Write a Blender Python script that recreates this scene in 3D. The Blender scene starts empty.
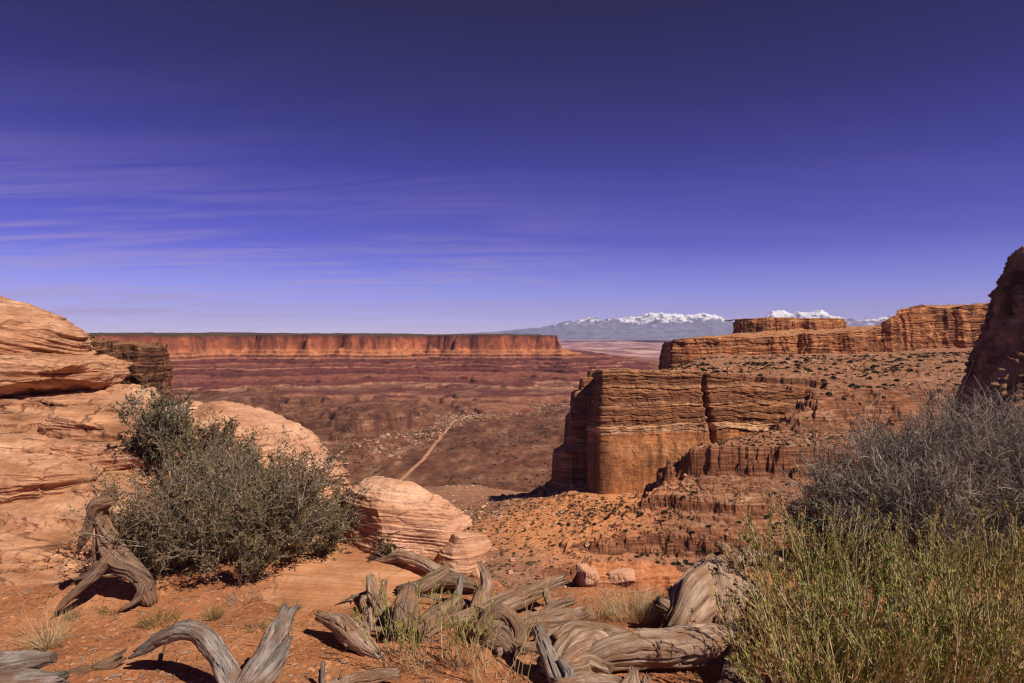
import bpy, math, random
import numpy as np
from mathutils import Vector

# ------------------------------------------------------------------ camera, sky, sun, exposure
S = bpy.context.scene
COL = S.collection
F = 683.0; CX = 512.0; HOR = 336.0; EYE = 1.7       # focal length in px, horizon row, eye height (m)

cam_d = bpy.data.cameras.new("camera"); cam = bpy.data.objects.new("camera", cam_d); COL.objects.link(cam)
cam_d.sensor_width = 36.0; cam_d.lens = 36.0 * F / 1024.0
cam_d.shift_y = -(341.5 - HOR) / 1024.0
cam_d.clip_start = 0.05; cam_d.clip_end = 200000.0
cam.location = (0, 0, EYE); cam.rotation_euler = (math.radians(90), 0, 0)
S.camera = cam

SUN_AZ = 131.0      # degrees clockwise from the viewing direction (+Y): from the right, a little behind
SUN_EL = 46.0
SUN_STRENGTH = 5.0
SKY_STRENGTH = 0.085

def N(nt, typ, **kw):
    n = nt.nodes.new(typ)
    for k, v in kw.items():
        if k.startswith("i_"):
            n.inputs[k[2:].replace("_", " ")].default_value = v
        else:
            setattr(n, k, v)
    return n

def ramp(nt, stops, fac=None, interp='LINEAR'):
    r = nt.nodes.new("ShaderNodeValToRGB"); cr = r.color_ramp; cr.interpolation = interp
    while len(cr.elements) < len(stops): cr.elements.new(0.5)
    for e, (p, c) in zip(cr.elements, stops):
        e.position = p
        e.color = (c, c, c, 1) if isinstance(c, (int, float)) else (c[0], c[1], c[2], 1)
    if fac is not None: nt.links.new(fac, r.inputs[0])
    return r.outputs[0]

def mixc(nt, fac, a, b, mode='MIX'):
    m = nt.nodes.new("ShaderNodeMix"); m.data_type = 'RGBA'; m.blend_type = mode
    for sock, v in ((m.inputs[0], fac), (m.inputs[6], a), (m.inputs[7], b)):
        if isinstance(v, bpy.types.NodeSocket): nt.links.new(v, sock)
        elif isinstance(v, (int, float)): sock.default_value = v
        else: sock.default_value = (v[0], v[1], v[2], 1)
    return m.outputs[2]

def math_(nt, op, a, b=0.0, clamp=False):
    m = nt.nodes.new("ShaderNodeMath"); m.operation = op; m.use_clamp = clamp
    for sock, v in ((m.inputs[0], a), (m.inputs[1], b)):
        if isinstance(v, bpy.types.NodeSocket): nt.links.new(v, sock)
        else: sock.default_value = v
    return m.outputs[0]

def vmul(nt, vec, s):
    m = nt.nodes.new("ShaderNodeVectorMath"); m.operation = 'MULTIPLY'
    nt.links.new(vec, m.inputs[0]); m.inputs[1].default_value = s
    return m.outputs[0]

def noise(nt, vec, scale, detail=4, rough=0.55, dist=0.0):
    n = nt.nodes.new("ShaderNodeTexNoise"); n.inputs["Scale"].default_value = scale
    n.inputs["Detail"].default_value = detail; n.inputs["Roughness"].default_value = rough
    n.inputs["Distortion"].default_value = dist
    nt.links.new(vec, n.inputs["Vector"])
    return n.outputs["Fac"]

def make_world():
    w = bpy.data.worlds.new("World"); S.world = w; w.use_nodes = True
    nt = w.node_tree; nt.nodes.clear()
    out = N(nt, "ShaderNodeOutputWorld"); bg = N(nt, "ShaderNodeBackground")
    sky = N(nt, "ShaderNodeTexSky"); sky.sky_type = 'NISHITA'; sky.sun_disc = False
    sky.sun_elevation = math.radians(SUN_EL); sky.sun_rotation = math.radians(SUN_AZ)
    sky.altitude = 1800; sky.air_density = 1.0; sky.dust_density = 0.3; sky.ozone_density = 3.0
    tc = N(nt, "ShaderNodeTexCoord"); sep = N(nt, "ShaderNodeSeparateXYZ")
    nt.links.new(tc.outputs["Generated"], sep.inputs[0])
    up = sep.outputs[2]
    # the colour of this afternoon's sky: lilac low down, deep violet-indigo high up
    tint = ramp(nt, [(0.0, (1.02, 0.90, 1.50)), (0.05, (0.72, 0.59, 1.36)), (0.13, (0.33, 0.245, 0.92)),
                     (0.22, (0.215, 0.15, 0.70)), (0.32, (0.115, 0.090, 0.42)), (0.46, (0.055, 0.058, 0.20)), (1.0, (0.07, 0.07, 0.20))], up)
    col = mixc(nt, 1.0, sky.outputs[0], tint, 'MULTIPLY')
    # thin cirrus: direction projected on a high flat layer, stretched along x
    den = math_(nt, 'ADD', math_(nt, 'MAXIMUM', up, 0.0), 0.08)
    cmb = N(nt, "ShaderNodeCombineXYZ")
    nt.links.new(math_(nt, 'DIVIDE', sep.outputs[0], den), cmb.inputs[0])
    nt.links.new(math_(nt, 'DIVIDE', sep.outputs[1], den), cmb.inputs[1])
    v1 = vmul(nt, cmb.outputs[0], (0.45, 2.2, 1.0))
    n1 = noise(nt, v1, 0.9, 8, 0.66, 0.9)
    n2 = noise(nt, vmul(nt, cmb.outputs[0], (0.5, 0.7, 1)), 0.45, 2, 0.5)
    c1 = math_(nt, 'MULTIPLY', ramp(nt, [(0.44, 0.0), (0.68, 1.0)], n1), ramp(nt, [(0.30, 0.0), (0.50, 1.0)], n2))
    band = ramp(nt, [(0.0, 0.15), (0.03, 1.0), (0.10, 0.85), (0.15, 0.35), (0.21, 0.25), (0.27, 0.07), (0.36, 0.03), (0.7, 0.0)], up)
    side = ramp(nt, [(0.22, 1.0), (0.48, 0.55), (0.60, 0.15), (0.9, 0.15)], math_(nt, 'ADD', math_(nt, 'MULTIPLY', sep.outputs[0], 0.5), 0.5))
    cl = math_(nt, 'MULTIPLY', math_(nt, 'MULTIPLY', math_(nt, 'MULTIPLY', c1, band), side), 0.9)
    col = mixc(nt, cl, col, (5.2, 4.0, 5.6))
    nt.links.new(col, bg.inputs[0]); bg.inputs[1].default_value = SKY_STRENGTH
    nt.links.new(bg.outputs[0], out.inputs[0])
make_world()

sd = bpy.data.lights.new("sun", 'SUN'); sd.energy = SUN_STRENGTH; sd.angle = math.radians(0.5); sd.color = (1.0, 0.90, 0.76)
sun = bpy.data.objects.new("sun", sd); COL.objects.link(sun)
_a, _e = math.radians(SUN_AZ), math.radians(SUN_EL)
SDIR = Vector((math.sin(_a) * math.cos(_e), math.cos(_a) * math.cos(_e), math.sin(_e)))
sun.rotation_euler = SDIR.to_track_quat('Z', 'Y').to_euler()

S.view_settings.view_transform = 'Standard'; S.view_settings.look = 'None'
S.view_settings.exposure = 0.15; S.view_settings.gamma = 1.0; S.view_settings.use_curve_mapping = False
S.render.engine = 'CYCLES'
S.cycles.use_denoising = True; S.cycles.filter_width = 1.25
S.cycles.max_bounces = 5; S.cycles.diffuse_bounces = 3; S.cycles.glossy_bounces = 1
S.cycles.transmission_bounces = 2; S.cycles.volume_bounces = 0; S.cycles.transparent_max_bounces = 4
S.cycles.use_adaptive_sampling = False

# ------------------------------------------------------------------ numpy noise
def _h(ix, iy, iz, seed):
    h = (ix.astype(np.uint32) * np.uint32(374761393)) ^ (iy.astype(np.uint32) * np.uint32(668265263)) ^ (iz.astype(np.uint32) * np.uint32(2147483647 - 58)) ^ np.uint32((seed * 2654435761) & 0xffffffff)
    h = (h ^ (h >> np.uint32(13))) * np.uint32(1274126177)
    h = (h ^ (h >> np.uint32(15))) * np.uint32(2246822519)
    h ^= h >> np.uint32(16)
    return h.astype(np.float32) * np.float32(2.0 / 4294967295.0) - np.float32(1.0)

def _q(t): return t * t * t * (t * (t * 6 - 15) + 10)

def vn2(x, y, seed=0):
    x = np.asarray(x, np.float32); y = np.asarray(y, np.float32); x, y = np.broadcast_arrays(x, y)
    fx = np.floor(x); fy = np.floor(y); tx = _q(x - fx); ty = _q(y - fy)
    ix = fx.astype(np.int64); iy = fy.astype(np.int64); z = np.zeros_like(ix)
    a = _h(ix, iy, z, seed); b = _h(ix + 1, iy, z, seed); c = _h(ix, iy + 1, z, seed); d = _h(ix + 1, iy + 1, z, seed)
    return (a + (b - a) * tx) * (1 - ty) + (c + (d - c) * tx) * ty

def vn3(x, y, z, seed=0):
    x, y, z = np.broadcast_arrays(np.asarray(x, np.float32), np.asarray(y, np.float32), np.asarray(z, np.float32))
    fx = np.floor(x); fy = np.floor(y); fz = np.floor(z); tx = _q(x - fx); ty = _q(y - fy); tz = _q(z - fz)
    ix = fx.astype(np.int64); iy = fy.astype(np.int64); iz = fz.astype(np.int64)
    r = []
    for k in (0, 1):
        a = _h(ix, iy, iz + k, seed); b = _h(ix + 1, iy, iz + k, seed)
        c = _h(ix, iy + 1, iz + k, seed); d = _h(ix + 1, iy + 1, iz + k, seed)
        r.append((a + (b - a) * tx) * (1 - ty) + (c + (d - c) * tx) * ty)
    return r[0] + (r[1] - r[0]) * tz

def fbm2(x, y, o=4, seed=0, gain=0.5, ridged=False):
    s = 0; a = 1.0; t = 0.0
    for k in range(o):
        n = vn2(np.asarray(x) * (2.03 ** k) + 17.3 * k, np.asarray(y) * (2.03 ** k) - 9.1 * k, seed + k)
        if ridged: n = 1 - 2 * np.abs(n)
        s = s + a * n; t += a; a *= gain
    return s / t

def fbm3(x, y, z, o=4, seed=0, gain=0.5, ridged=False):
    s = 0; a = 1.0; t = 0.0
    for k in range(o):
        m = 2.03 ** k
        n = vn3(np.asarray(x) * m + 17.3 * k, np.asarray(y) * m - 9.1 * k, np.asarray(z) * m + 3.7 * k, seed + k)
        if ridged: n = 1 - 2 * np.abs(n)
        s = s + a * n; t += a; a *= gain
    return s / t

def sstep(a, b, x):
    t = np.clip((x - a) / (b - a), 0, 1); return t * t * (3 - 2 * t)

def cell2(x, y, seed=0):
    """F1, F2-F1 and a random value of the nearest cell"""
    x = np.asarray(x, np.float32); y = np.asarray(y, np.float32)
    fx = np.floor(x); fy = np.floor(y)
    f1 = np.full(x.shape, 9.0, np.float32); f2 = f1.copy(); idv = np.zeros(x.shape, np.float32)
    for dx in (-1, 0, 1):
        for dy in (-1, 0, 1):
            ix = (fx + dx).astype(np.int64); iy = (fy + dy).astype(np.int64); z = np.zeros_like(ix)
            px = fx + dx + 0.5 + 0.45 * _h(ix, iy, z, seed); py = fy + dy + 0.5 + 0.45 * _h(ix, iy, z, seed + 7)
            d = np.hypot(px - x, py - y); v = _h(ix, iy, z, seed + 13)
            near = d < f1
            f2 = np.where(near, f1, np.minimum(f2, d)); idv = np.where(near, v, idv); f1 = np.where(near, d, f1)
    return f1, f2 - f1, idv

def terrace(h, step, sharp=0.75, phase=0.0):
    """turns a slope into ledges: flat for the part `sharp` of each step, then a short cliff"""
    q = (h + phase) / step; k = np.floor(q); t = q - k
    return (k + sstep(sharp, 1.0, t) * (1 - 0.35) + 0.35 * t) * step - phase

# ------------------------------------------------------------------ linking helpers
def P(px, py, d):
    return np.array(((px - CX) / F * d, d, EYE - (py - HOR) / F * d))

def tag(o, label=None, cat=None, group=None, kind=None):
    if label: o["label"] = label
    if cat: o["category"] = cat
    if group: o["group"] = group
    if kind: o["kind"] = kind
    return o

def new_mesh(name, V, Fc, mat=None, smooth=True, attrs=None):
    """V (n,3) array, Fc (m,3|4) int array or list of such arrays"""
    me = bpy.data.meshes.new(name)
    if not isinstance(Fc, list): Fc = [Fc]
    Fc = [np.asarray(f, np.int32) for f in Fc if len(f)]
    V = np.asarray(V, np.float32)
    nl = sum(f.size for f in Fc); nf = sum(len(f) for f in Fc)
    me.vertices.add(len(V)); me.vertices.foreach_set("co", V.ravel())
    me.loops.add(nl); me.loops.foreach_set("vertex_index", np.concatenate([f.ravel() for f in Fc]))
    me.polygons.add(nf)
    tot = np.concatenate([np.full(len(f), f.shape[1], np.int32) for f in Fc])
    st = np.concatenate([[0], np.cumsum(tot)[:-1]]).astype(np.int32)
    me.polygons.foreach_set("loop_start", st); me.polygons.foreach_set("loop_total", tot)
    me.polygons.foreach_set("use_smooth", np.full(nf, smooth, bool))
    me.update(calc_edges=True)
    for k, a in (attrs or {}).items():
        a = np.asarray(a, np.float32)
        if a.ndim == 1:
            at = me.attributes.new(k, 'FLOAT', 'POINT'); at.data.foreach_set("value", a)
        else:
            at = me.attributes.new(k, 'FLOAT_VECTOR', 'POINT'); at.data.foreach_set("vector", a.ravel())
    if mat: me.materials.append(mat)
    return me

def obj(name, me, parent=None, loc=None):
    o = bpy.data.objects.new(name, me); COL.objects.link(o)
    if parent is not None: o.parent = parent
    if loc is not None: o.location = loc
    return o

def empty(name, loc=(0, 0, 0)):
    o = bpy.data.objects.new(name, None); COL.objects.link(o); o.location = loc; o.empty_display_size = 0.1
    return o

def grid_faces(nu, nv, wrap_u=False):
    """vertex index = u*nv + v"""
    u = np.arange(nu if wrap_u else nu - 1); v = np.arange(nv - 1)
    U, Vv = np.meshgrid(u, v, indexing='ij'); U2 = (U + 1) % nu
    return np.stack([U * nv + Vv, U2 * nv + Vv, U2 * nv + Vv + 1, U * nv + Vv + 1], -1).reshape(-1, 4)

# ------------------------------------------------------------------ materials
def base_mat(name, rough=0.9, spec=0.15):
    m = bpy.data.materials.new(name); m.use_nodes = True; nt = m.node_tree
    b = nt.nodes["Principled BSDF"]; b.inputs["Roughness"].default_value = rough
    b.inputs["Specular IOR Level"].default_value = spec
    return m, nt, b

def rock_mat(name, cols, L, flat=None, flat_amt=0.8, flat_lo=0.72, flat_hi=0.93, varnish=None, varnish_amt=0.0, zs=4.0, bump=0.5, streak=1.0,
             blotch=0.3, tilt=(0.0, 0.0), grit=0.0, strata_fine=0.35, zbands=None, zb_amt=0.6, lines=None, line_amt=0.7, spots=None, spots_scale=1.0, steep_r=(0.35, 0.7), far=None, layers=None, cracks=None, stain=None, aniso=1.0, apron=None, rough=0.92):
    """layered sandstone. cols: ramp stops; L: size (m) of the main colour variation; zs: how many times thinner the
    beds are than long; flat: colour lying on level ledges (sand, rubble); varnish: dark desert varnish on steep faces, on ledges also painted shade"""
    m, nt, b = base_mat(name, rough, 0.12)
    geo = N(nt, "ShaderNodeNewGeometry"); pos = geo.outputs["Position"]
    sep = N(nt, "ShaderNodeSeparateXYZ"); nt.links.new(pos, sep.inputs[0])
    # dipping beds
    zz = math_(nt, 'ADD', sep.outputs[2], math_(nt, 'ADD', math_(nt, 'MULTIPLY', sep.outputs[0], tilt[0]), math_(nt, 'MULTIPLY', sep.outputs[1], tilt[1])))
    cm = N(nt, "ShaderNodeCombineXYZ")
    nt.links.new(sep.outputs[0], cm.inputs[0]); nt.links.new(math_(nt, 'MULTIPLY', sep.outputs[1], aniso), cm.inputs[1]); nt.links.new(zz, cm.inputs[2])
    beds = vmul(nt, cm.outputs[0], (1 / L, 1 / L, zs / L))
    n1 = noise(nt, beds, 1.0, 5, 0.6, 0.3)
    n2 = noise(nt, vmul(nt, cm.outputs[0], (0.8 / L, 0.8 / L, zs * 5 / L)), 1.0, 4, 0.6)
    f = math_(nt, 'ADD', math_(nt, 'MULTIPLY', n1, 1 - strata_fine), math_(nt, 'MULTIPLY', n2, strata_fine))
    col = ramp(nt, cols, f)
    nb = noise(nt, vmul(nt, pos, (1 / L, aniso / L, 1 / L)), 2.3, 6, 0.65)
    if zbands is not None:
        z0, z1, zw, st = zbands
        wv = math_(nt, 'MULTIPLY', math_(nt, 'SUBTRACT', noise(nt, vmul(nt, pos, (0.35 / L, 0.35 / L, 0.5 / L)), 1.0, 4, 0.6), 0.5), zw)
        zf = math_(nt, 'DIVIDE', math_(nt, 'SUBTRACT', math_(nt, 'ADD', zz, wv), z0), z1 - z0)
        col = mixc(nt, zb_amt, col, ramp(nt, st, zf))
    col = mixc(nt, blotch, col, ramp(nt, [(0.3, 0.25), (0.5, 0.5), (0.72, 0.85)], nb), 'OVERLAY')
    if lines is not None:
        n3 = noise(nt, vmul(nt, cm.outputs[0], (0.5 / L, 0.5 / L, zs * 2.2 / L)), 1.0, 3, 0.5, 0.2)
        lf = ramp(nt, [(0.0, 1.0), (0.016, 0.0)], math_(nt, 'ABSOLUTE', math_(nt, 'SUBTRACT', n3, 0.5)))
        col = mixc(nt, math_(nt, 'MULTIPLY', math_(nt, 'MULTIPLY', lf, line_amt), ramp(nt, [(0.40, 0.0), (0.55, 1.0)], nb)), col, lines)
    nz = N(nt, "ShaderNodeSeparateXYZ"); nt.links.new(geo.outputs["Normal"], nz.inputs[0])
    if varnish is not None:
        vs = noise(nt, vmul(nt, pos, (2.2 * streak / L, 2.2 * streak / L, 0.28 * streak / L)), 1.0, 5, 0.62, 0.4)
        vb = noise(nt, vmul(nt, pos, (0.6 / L, 0.6 / L, 0.5 / L)), 1.0, 3, 0.5)
        vf = ramp(nt, [(0.44, 0.0), (0.62, 1.0)], math_(nt, 'ADD', math_(nt, 'MULTIPLY', vs, 0.6), math_(nt, 'MULTIPLY', vb, 0.4)))
        steep = ramp(nt, [(steep_r[0], 1.0), (steep_r[1], 0.0)], nz.outputs[2])
        col = mixc(nt, math_(nt, 'MULTIPLY', math_(nt, 'MULTIPLY', vf, steep), varnish_amt), col, varnish)
    if stain is not None:                             # the varnished end of the butte
        sx, sw, sc_ = stain
        n5 = noise(nt, vmul(nt, pos, (1 / 7.0, 1 / 7.0, 1 / 26.0)), 1.0, 6, 0.68)
        sm = math_(nt, 'DIVIDE', math_(nt, 'SUBTRACT', math_(nt, 'ADD', sep.outputs[0], math_(nt, 'MULTIPLY', math_(nt, 'SUBTRACT', n5, 0.5), sw * 2.2)), sx), sw)
        zl = ramp(nt, [(0.42, 1.0), (0.60, 0.35)], math_(nt, 'DIVIDE', math_(nt, 'ADD', sep.outputs[2], 175.0), 143.0))
        col = mixc(nt, math_(nt, 'MULTIPLY', math_(nt, 'MULTIPLY', ramp(nt, [(0.0, 0.9), (1.0, 0.0)], sm), zl), ramp(nt, [(0.38, 0.55), (0.52, 1.0)], n5)), col, sc_)
    if layers is not None:                            # thin continuous strata, strongest on the risers
        th, st, am = layers
        nl = noise(nt, vmul(nt, pos, (1 / (28 * th), 1 / (28 * th), 1 / th)), 1.0, 3, 0.6)
        sf = ramp(nt, [(steep_r[0], 1.0), (steep_r[1] + 0.1, 0.40)], nz.outputs[2])
        col = mixc(nt, math_(nt, 'MULTIPLY', sf, am), col, ramp(nt, st, nl))
    if cracks is not None:
        cs, cc, cam_ = cracks
        vt = N(nt, "ShaderNodeTexVoronoi"); vt.feature = 'DISTANCE_TO_EDGE'; vt.inputs["Scale"].default_value = cs
        va = N(nt, "ShaderNodeVectorMath"); va.operation = 'MULTIPLY_ADD'
        nn3 = N(nt, "ShaderNodeTexNoise"); nn3.inputs["Scale"].default_value = cs * 1.5; nn3.inputs["Detail"].default_value = 5; nt.links.new(pos, nn3.inputs["Vector"])
        nt.links.new(nn3.outputs["Color"], va.inputs[0]); va.inputs[1].default_value = (0.55 / cs, 0.55 / cs, 0.3 / cs); nt.links.new(vmul(nt, pos, (0.8, 0.8, 2.2)), va.inputs[2])
        nt.links.new(va.outputs[0], vt.inputs["Vector"])
        cmask = ramp(nt, [(0.45, 0.0), (0.60, 1.0)], noise(nt, pos, cs * 0.8, 3, 0.6))
        ckf = math_(nt, 'MULTIPLY', ramp(nt, [(0.0, 1.0), (0.028, 0.0)], vt.outputs["Distance"]), cmask)
        col = mixc(nt, math_(nt, 'MULTIPLY', ckf, cam_), col, cc)
    if flat is not None:
        ff = ramp(nt, [(flat_lo, 0.0), (flat_hi, flat_amt)], nz.outputs[2])
        ffn = ramp(nt, [(0.35, 0.35), (0.6, 1.0)], nb)
        col = mixc(nt, math_(nt, 'MULTIPLY', ff, ffn), col, flat)
    if spots is not None:
        sn = noise(nt, vmul(nt, pos, (1, 1, 1)), spots_scale, 5, 0.7)
        col = mixc(nt, ramp(nt, [(0.56, 0.0), (0.66, 0.75)], sn), col, spots)
    if apron is not None:                             # orange sand fanning out below the butte
        vd = N(nt, "ShaderNodeVectorMath"); vd.operation = 'DISTANCE'; nt.links.new(vmul(nt, pos, (1, 0.75, 0)), vd.inputs[0]); vd.inputs[1].default_value = (apron[0], apron[1] * 0.75, 0)
        an = math_(nt, 'ADD', math_(nt, 'DIVIDE', vd.outputs["Value"], apron[2]), math_(nt, 'MULTIPLY', math_(nt, 'SUBTRACT', nb, 0.5), 1.1))
        col = mixc(nt, math_(nt, 'MULTIPLY', ramp(nt, [(0.55, 1.0), (1.0, 0.0)], an), ramp(nt, [(0.75, 0.0), (0.9, 0.85)], nz.outputs[2])), col, apron[3])
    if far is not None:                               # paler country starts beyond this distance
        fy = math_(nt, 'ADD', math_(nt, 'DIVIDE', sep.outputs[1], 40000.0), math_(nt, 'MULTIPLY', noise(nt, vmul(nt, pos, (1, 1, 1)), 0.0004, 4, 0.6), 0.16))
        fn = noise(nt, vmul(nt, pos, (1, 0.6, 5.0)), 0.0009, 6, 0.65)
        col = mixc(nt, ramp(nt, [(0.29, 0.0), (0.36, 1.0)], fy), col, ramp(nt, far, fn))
    nt.links.new(col, b.inputs["Base Color"])
    fine = noise(nt, vmul(nt, cm.outputs[0], (5 / L, 5 / L, 9 / L)), 1.0, 7, 0.68)
    hgt = math_(nt, 'ADD', math_(nt, 'MULTIPLY', n2, 0.6), math_(nt, 'MULTIPLY', fine, 0.55))
    if cracks is not None: hgt = math_(nt, 'SUBTRACT', hgt, math_(nt, 'MULTIPLY', ckf, 0.35))
    if grit: hgt = math_(nt, 'ADD', hgt, math_(nt, 'MULTIPLY', noise(nt, pos, grit, 3, 0.6), 0.12))
    bp = N(nt, "ShaderNodeBump"); bp.inputs["Strength"].default_value = 1.0; bp.inputs["Distance"].default_value = bump * L * 0.12
    nt.links.new(hgt, bp.inputs["Height"]); nt.links.new(bp.outputs[0], b.inputs["Normal"])
    return m

MAT = {}
BUTTE_Z = [(0.0, (0.40, 0.16, 0.068)), (0.25, (0.53, 0.215, 0.085)), (0.40, (0.48, 0.19, 0.075)), (0.44, (0.58, 0.265, 0.115)), (0.50, (0.55, 0.23, 0.092)), (0.565, (0.46, 0.175, 0.07)), (0.58, (0.66, 0.40, 0.23)), (0.615, (0.54, 0.29, 0.15)), (0.63, (0.12, 0.046, 0.026)),
           (0.66, (0.27, 0.11, 0.05)), (0.69, (0.14, 0.054, 0.029)), (0.74, (0.24, 0.095, 0.043)), (0.76, (0.44, 0.23, 0.12)), (0.78, (0.12, 0.046, 0.025)), (0.86, (0.25, 0.10, 0.045)), (0.885, (0.44, 0.235, 0.12)), (0.905, (0.12, 0.047, 0.025)), (0.955, (0.18, 0.074, 0.036)), (1.0, (0.38, 0.19, 0.085))]
MAT["butte"] = rock_mat("butte_rock", [(0.38, (0.20, 0.078, 0.034)), (0.46, (0.42, 0.165, 0.064)), (0.55, (0.50, 0.215, 0.088)), (0.64, (0.60, 0.33, 0.175))], 14.0, zbands=(-175, -32, 11.0, BUTTE_Z), zb_amt=0.8, lines=(0.10, 0.04, 0.022),
                        flat=(0.45, 0.24, 0.13), varnish=(0.085, 0.036, 0.02), varnish_amt=0.8, zs=5.0, bump=0.38, strata_fine=0.22, streak=0.6, blotch=0.7, stain=(90.0, 24.0, (0.085, 0.035, 0.02)), line_amt=0.4, spots=(0.15, 0.06, 0.032), spots_scale=0.11)
MAT["longcliff"] = rock_mat("rim_rock", [(0.38, (0.17, 0.062, 0.03)), (0.46, (0.34, 0.125, 0.052)), (0.56, (0.46, 0.195, 0.085)), (0.64, (0.58, 0.32, 0.17))], 30.0,
                        flat=(0.38, 0.20, 0.105), varnish=(0.075, 0.034, 0.019), varnish_amt=0.95, zs=4.0, bump=0.6, blotch=0.7, streak=0.8)
MAT["darkcliff"] = rock_mat("dark_rock", [(0.38, (0.20, 0.095, 0.055)), (0.47, (0.36, 0.17, 0.09)), (0.58, (0.60, 0.31, 0.16))], 8.0,
                        flat=(0.42, 0.21, 0.11), varnish=(0.10, 0.052, 0.034), varnish_amt=0.9, zs=1.2, bump=0.8, blotch=0.8, streak=0.9)
MAT["leftcliff"] = rock_mat("stained_rock", [(0.38, (0.09, 0.036, 0.021)), (0.47, (0.17, 0.068, 0.036)), (0.57, (0.27, 0.12, 0.06)), (0.66, (0.46, 0.22, 0.11))], 10.0,
                        flat=(0.30, 0.15, 0.08), varnish=(0.035, 0.018, 0.013), varnish_amt=0.97, zs=2.5, bump=0.8, blotch=0.8, streak=0.8, lines=(0.04, 0.02, 0.014))
MAT["ledge"] = rock_mat("orange_ledge_rock", [(0.38, (0.36, 0.125, 0.052)), (0.5, (0.48, 0.18, 0.076)), (0.62, (0.56, 0.26, 0.125))], 9.0, zs=4.0, bump=0.35, varnish=(0.14, 0.05, 0.028), varnish_amt=0.5, blotch=0.4)
STRATA = [(0.35, (0.07, 0.027, 0.017)), (0.42, (0.19, 0.068, 0.034)), (0.46, (0.36, 0.145, 0.07)), (0.49, (0.11, 0.04, 0.022)), (0.53, (0.27, 0.10, 0.047)), (0.56, (0.54, 0.29, 0.165)), (0.59, (0.15, 0.055, 0.029)), (0.66, (0.34, 0.14, 0.07))]
MAT["slope"] = rock_mat("slope_rock", [(0.37, (0.085, 0.034, 0.021)), (0.45, (0.185, 0.073, 0.038)), (0.54, (0.29, 0.125, 0.064)), (0.63, (0.54, 0.31, 0.20))], 12.0, layers=(8.0, STRATA, 0.74),
                        flat=(0.44, 0.235, 0.145), flat_amt=0.62, flat_lo=0.85, flat_hi=0.985, varnish=(0.06, 0.025, 0.016), varnish_amt=0.85, zs=6.0, bump=1.0, blotch=0.8, lines=(0.07, 0.028, 0.018), streak=0.8, steep_r=(0.55, 0.92), spots=(0.13, 0.05, 0.028), spots_scale=0.16, apron=(50.0, 620.0, 105.0, (0.66, 0.27, 0.11)))  # varnish colour also paints overhang shadow on the risers
MESA_Z = [(0.0, (0.17, 0.065, 0.042)), (0.08, (0.30, 0.135, 0.08)), (0.11, (0.085, 0.024, 0.024)), (0.16, (0.38, 0.195, 0.12)), (0.18, (0.10, 0.027, 0.026)), (0.26, (0.24, 0.085, 0.055)), (0.28, (0.07, 0.02, 0.021)), (0.35, (0.14, 0.037, 0.033)), (0.365, (0.43, 0.21, 0.13)),
          (0.38, (0.10, 0.028, 0.027)), (0.43, (0.26, 0.09, 0.056)), (0.45, (0.07, 0.02, 0.021)), (0.50, (0.16, 0.046, 0.036)), (0.515, (0.38, 0.165, 0.09)), (0.55, (0.14, 0.042, 0.03)), (0.585, (0.46, 0.18, 0.08)), (0.68, (0.50, 0.18, 0.075)), (0.73, (0.40, 0.125, 0.052)), (0.88, (0.36, 0.105, 0.045)), (0.945, (0.17, 0.05, 0.03)), (0.965, (0.05, 0.05, 0.024)), (1.0, (0.05, 0.05, 0.024))]
MAT["mesa"] = rock_mat("mesa_rock", [(0.38, (0.09, 0.026, 0.02)), (0.46, (0.20, 0.055, 0.034)), (0.55, (0.30, 0.10, 0.055)), (0.64, (0.46, 0.23, 0.135))], 90.0, zbands=(-335, 16, 26.0, MESA_Z), zb_amt=0.84,
                        varnish=(0.085, 0.024, 0.018), varnish_amt=0.9, zs=7.0, bump=0.7, blotch=0.8, streak=0.9, steep_r=(0.55, 0.9))
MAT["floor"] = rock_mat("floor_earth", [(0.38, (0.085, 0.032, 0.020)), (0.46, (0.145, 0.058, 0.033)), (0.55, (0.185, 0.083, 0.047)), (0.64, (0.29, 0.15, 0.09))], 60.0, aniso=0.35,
                        zs=5.0, bump=0.35, strata_fine=0.35, varnish=(0.05, 0.018, 0.014), varnish_amt=0.95, blotch=0.9, spots=(0.075, 0.036, 0.022), spots_scale=0.05, steep_r=(0.75, 0.97), far=[(0.40, (0.20, 0.085, 0.085)), (0.50, (0.42, 0.22, 0.19)), (0.60, (0.60, 0.38, 0.33))])  # varnish colour also paints the shade of the low ledges
SAND_COLS = [(0.36, (0.29, 0.125, 0.062)), (0.45, (0.43, 0.207, 0.112)), (0.55, (0.54, 0.285, 0.166)), (0.66, (0.64, 0.385, 0.25))]
CRK = (1.3, (0.11, 0.045, 0.026), 0.85)
MAT["sandstone"] = rock_mat("pale_sandstone", SAND_COLS, 0.8, zs=5.0, bump=0.55, tilt=(0.12, 0.0), grit=70.0, blotch=0.55, varnish=(0.22, 0.09, 0.048), varnish_amt=0.45, lines=(0.12, 0.05, 0.028), line_amt=0.9, cracks=CRK, spots=(0.30, 0.14, 0.08), spots_scale=18.0)
MAT["boulder"] = rock_mat("cream_sandstone", [(0.36, (0.40, 0.19, 0.105)), (0.45, (0.53, 0.275, 0.165)), (0.55, (0.62, 0.345, 0.22)), (0.66, (0.70, 0.43, 0.29))], 0.7, zs=5.0, bump=0.38, tilt=(0.12, 0.0), grit=80.0, blotch=0.4, varnish=(0.26, 0.11, 0.06), varnish_amt=0.35, lines=(0.20, 0.085, 0.048), line_amt=0.45, cracks=(2.0, (0.14, 0.06, 0.035), 0.7), spots=(0.38, 0.19, 0.11), spots_scale=24.0)
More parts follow.
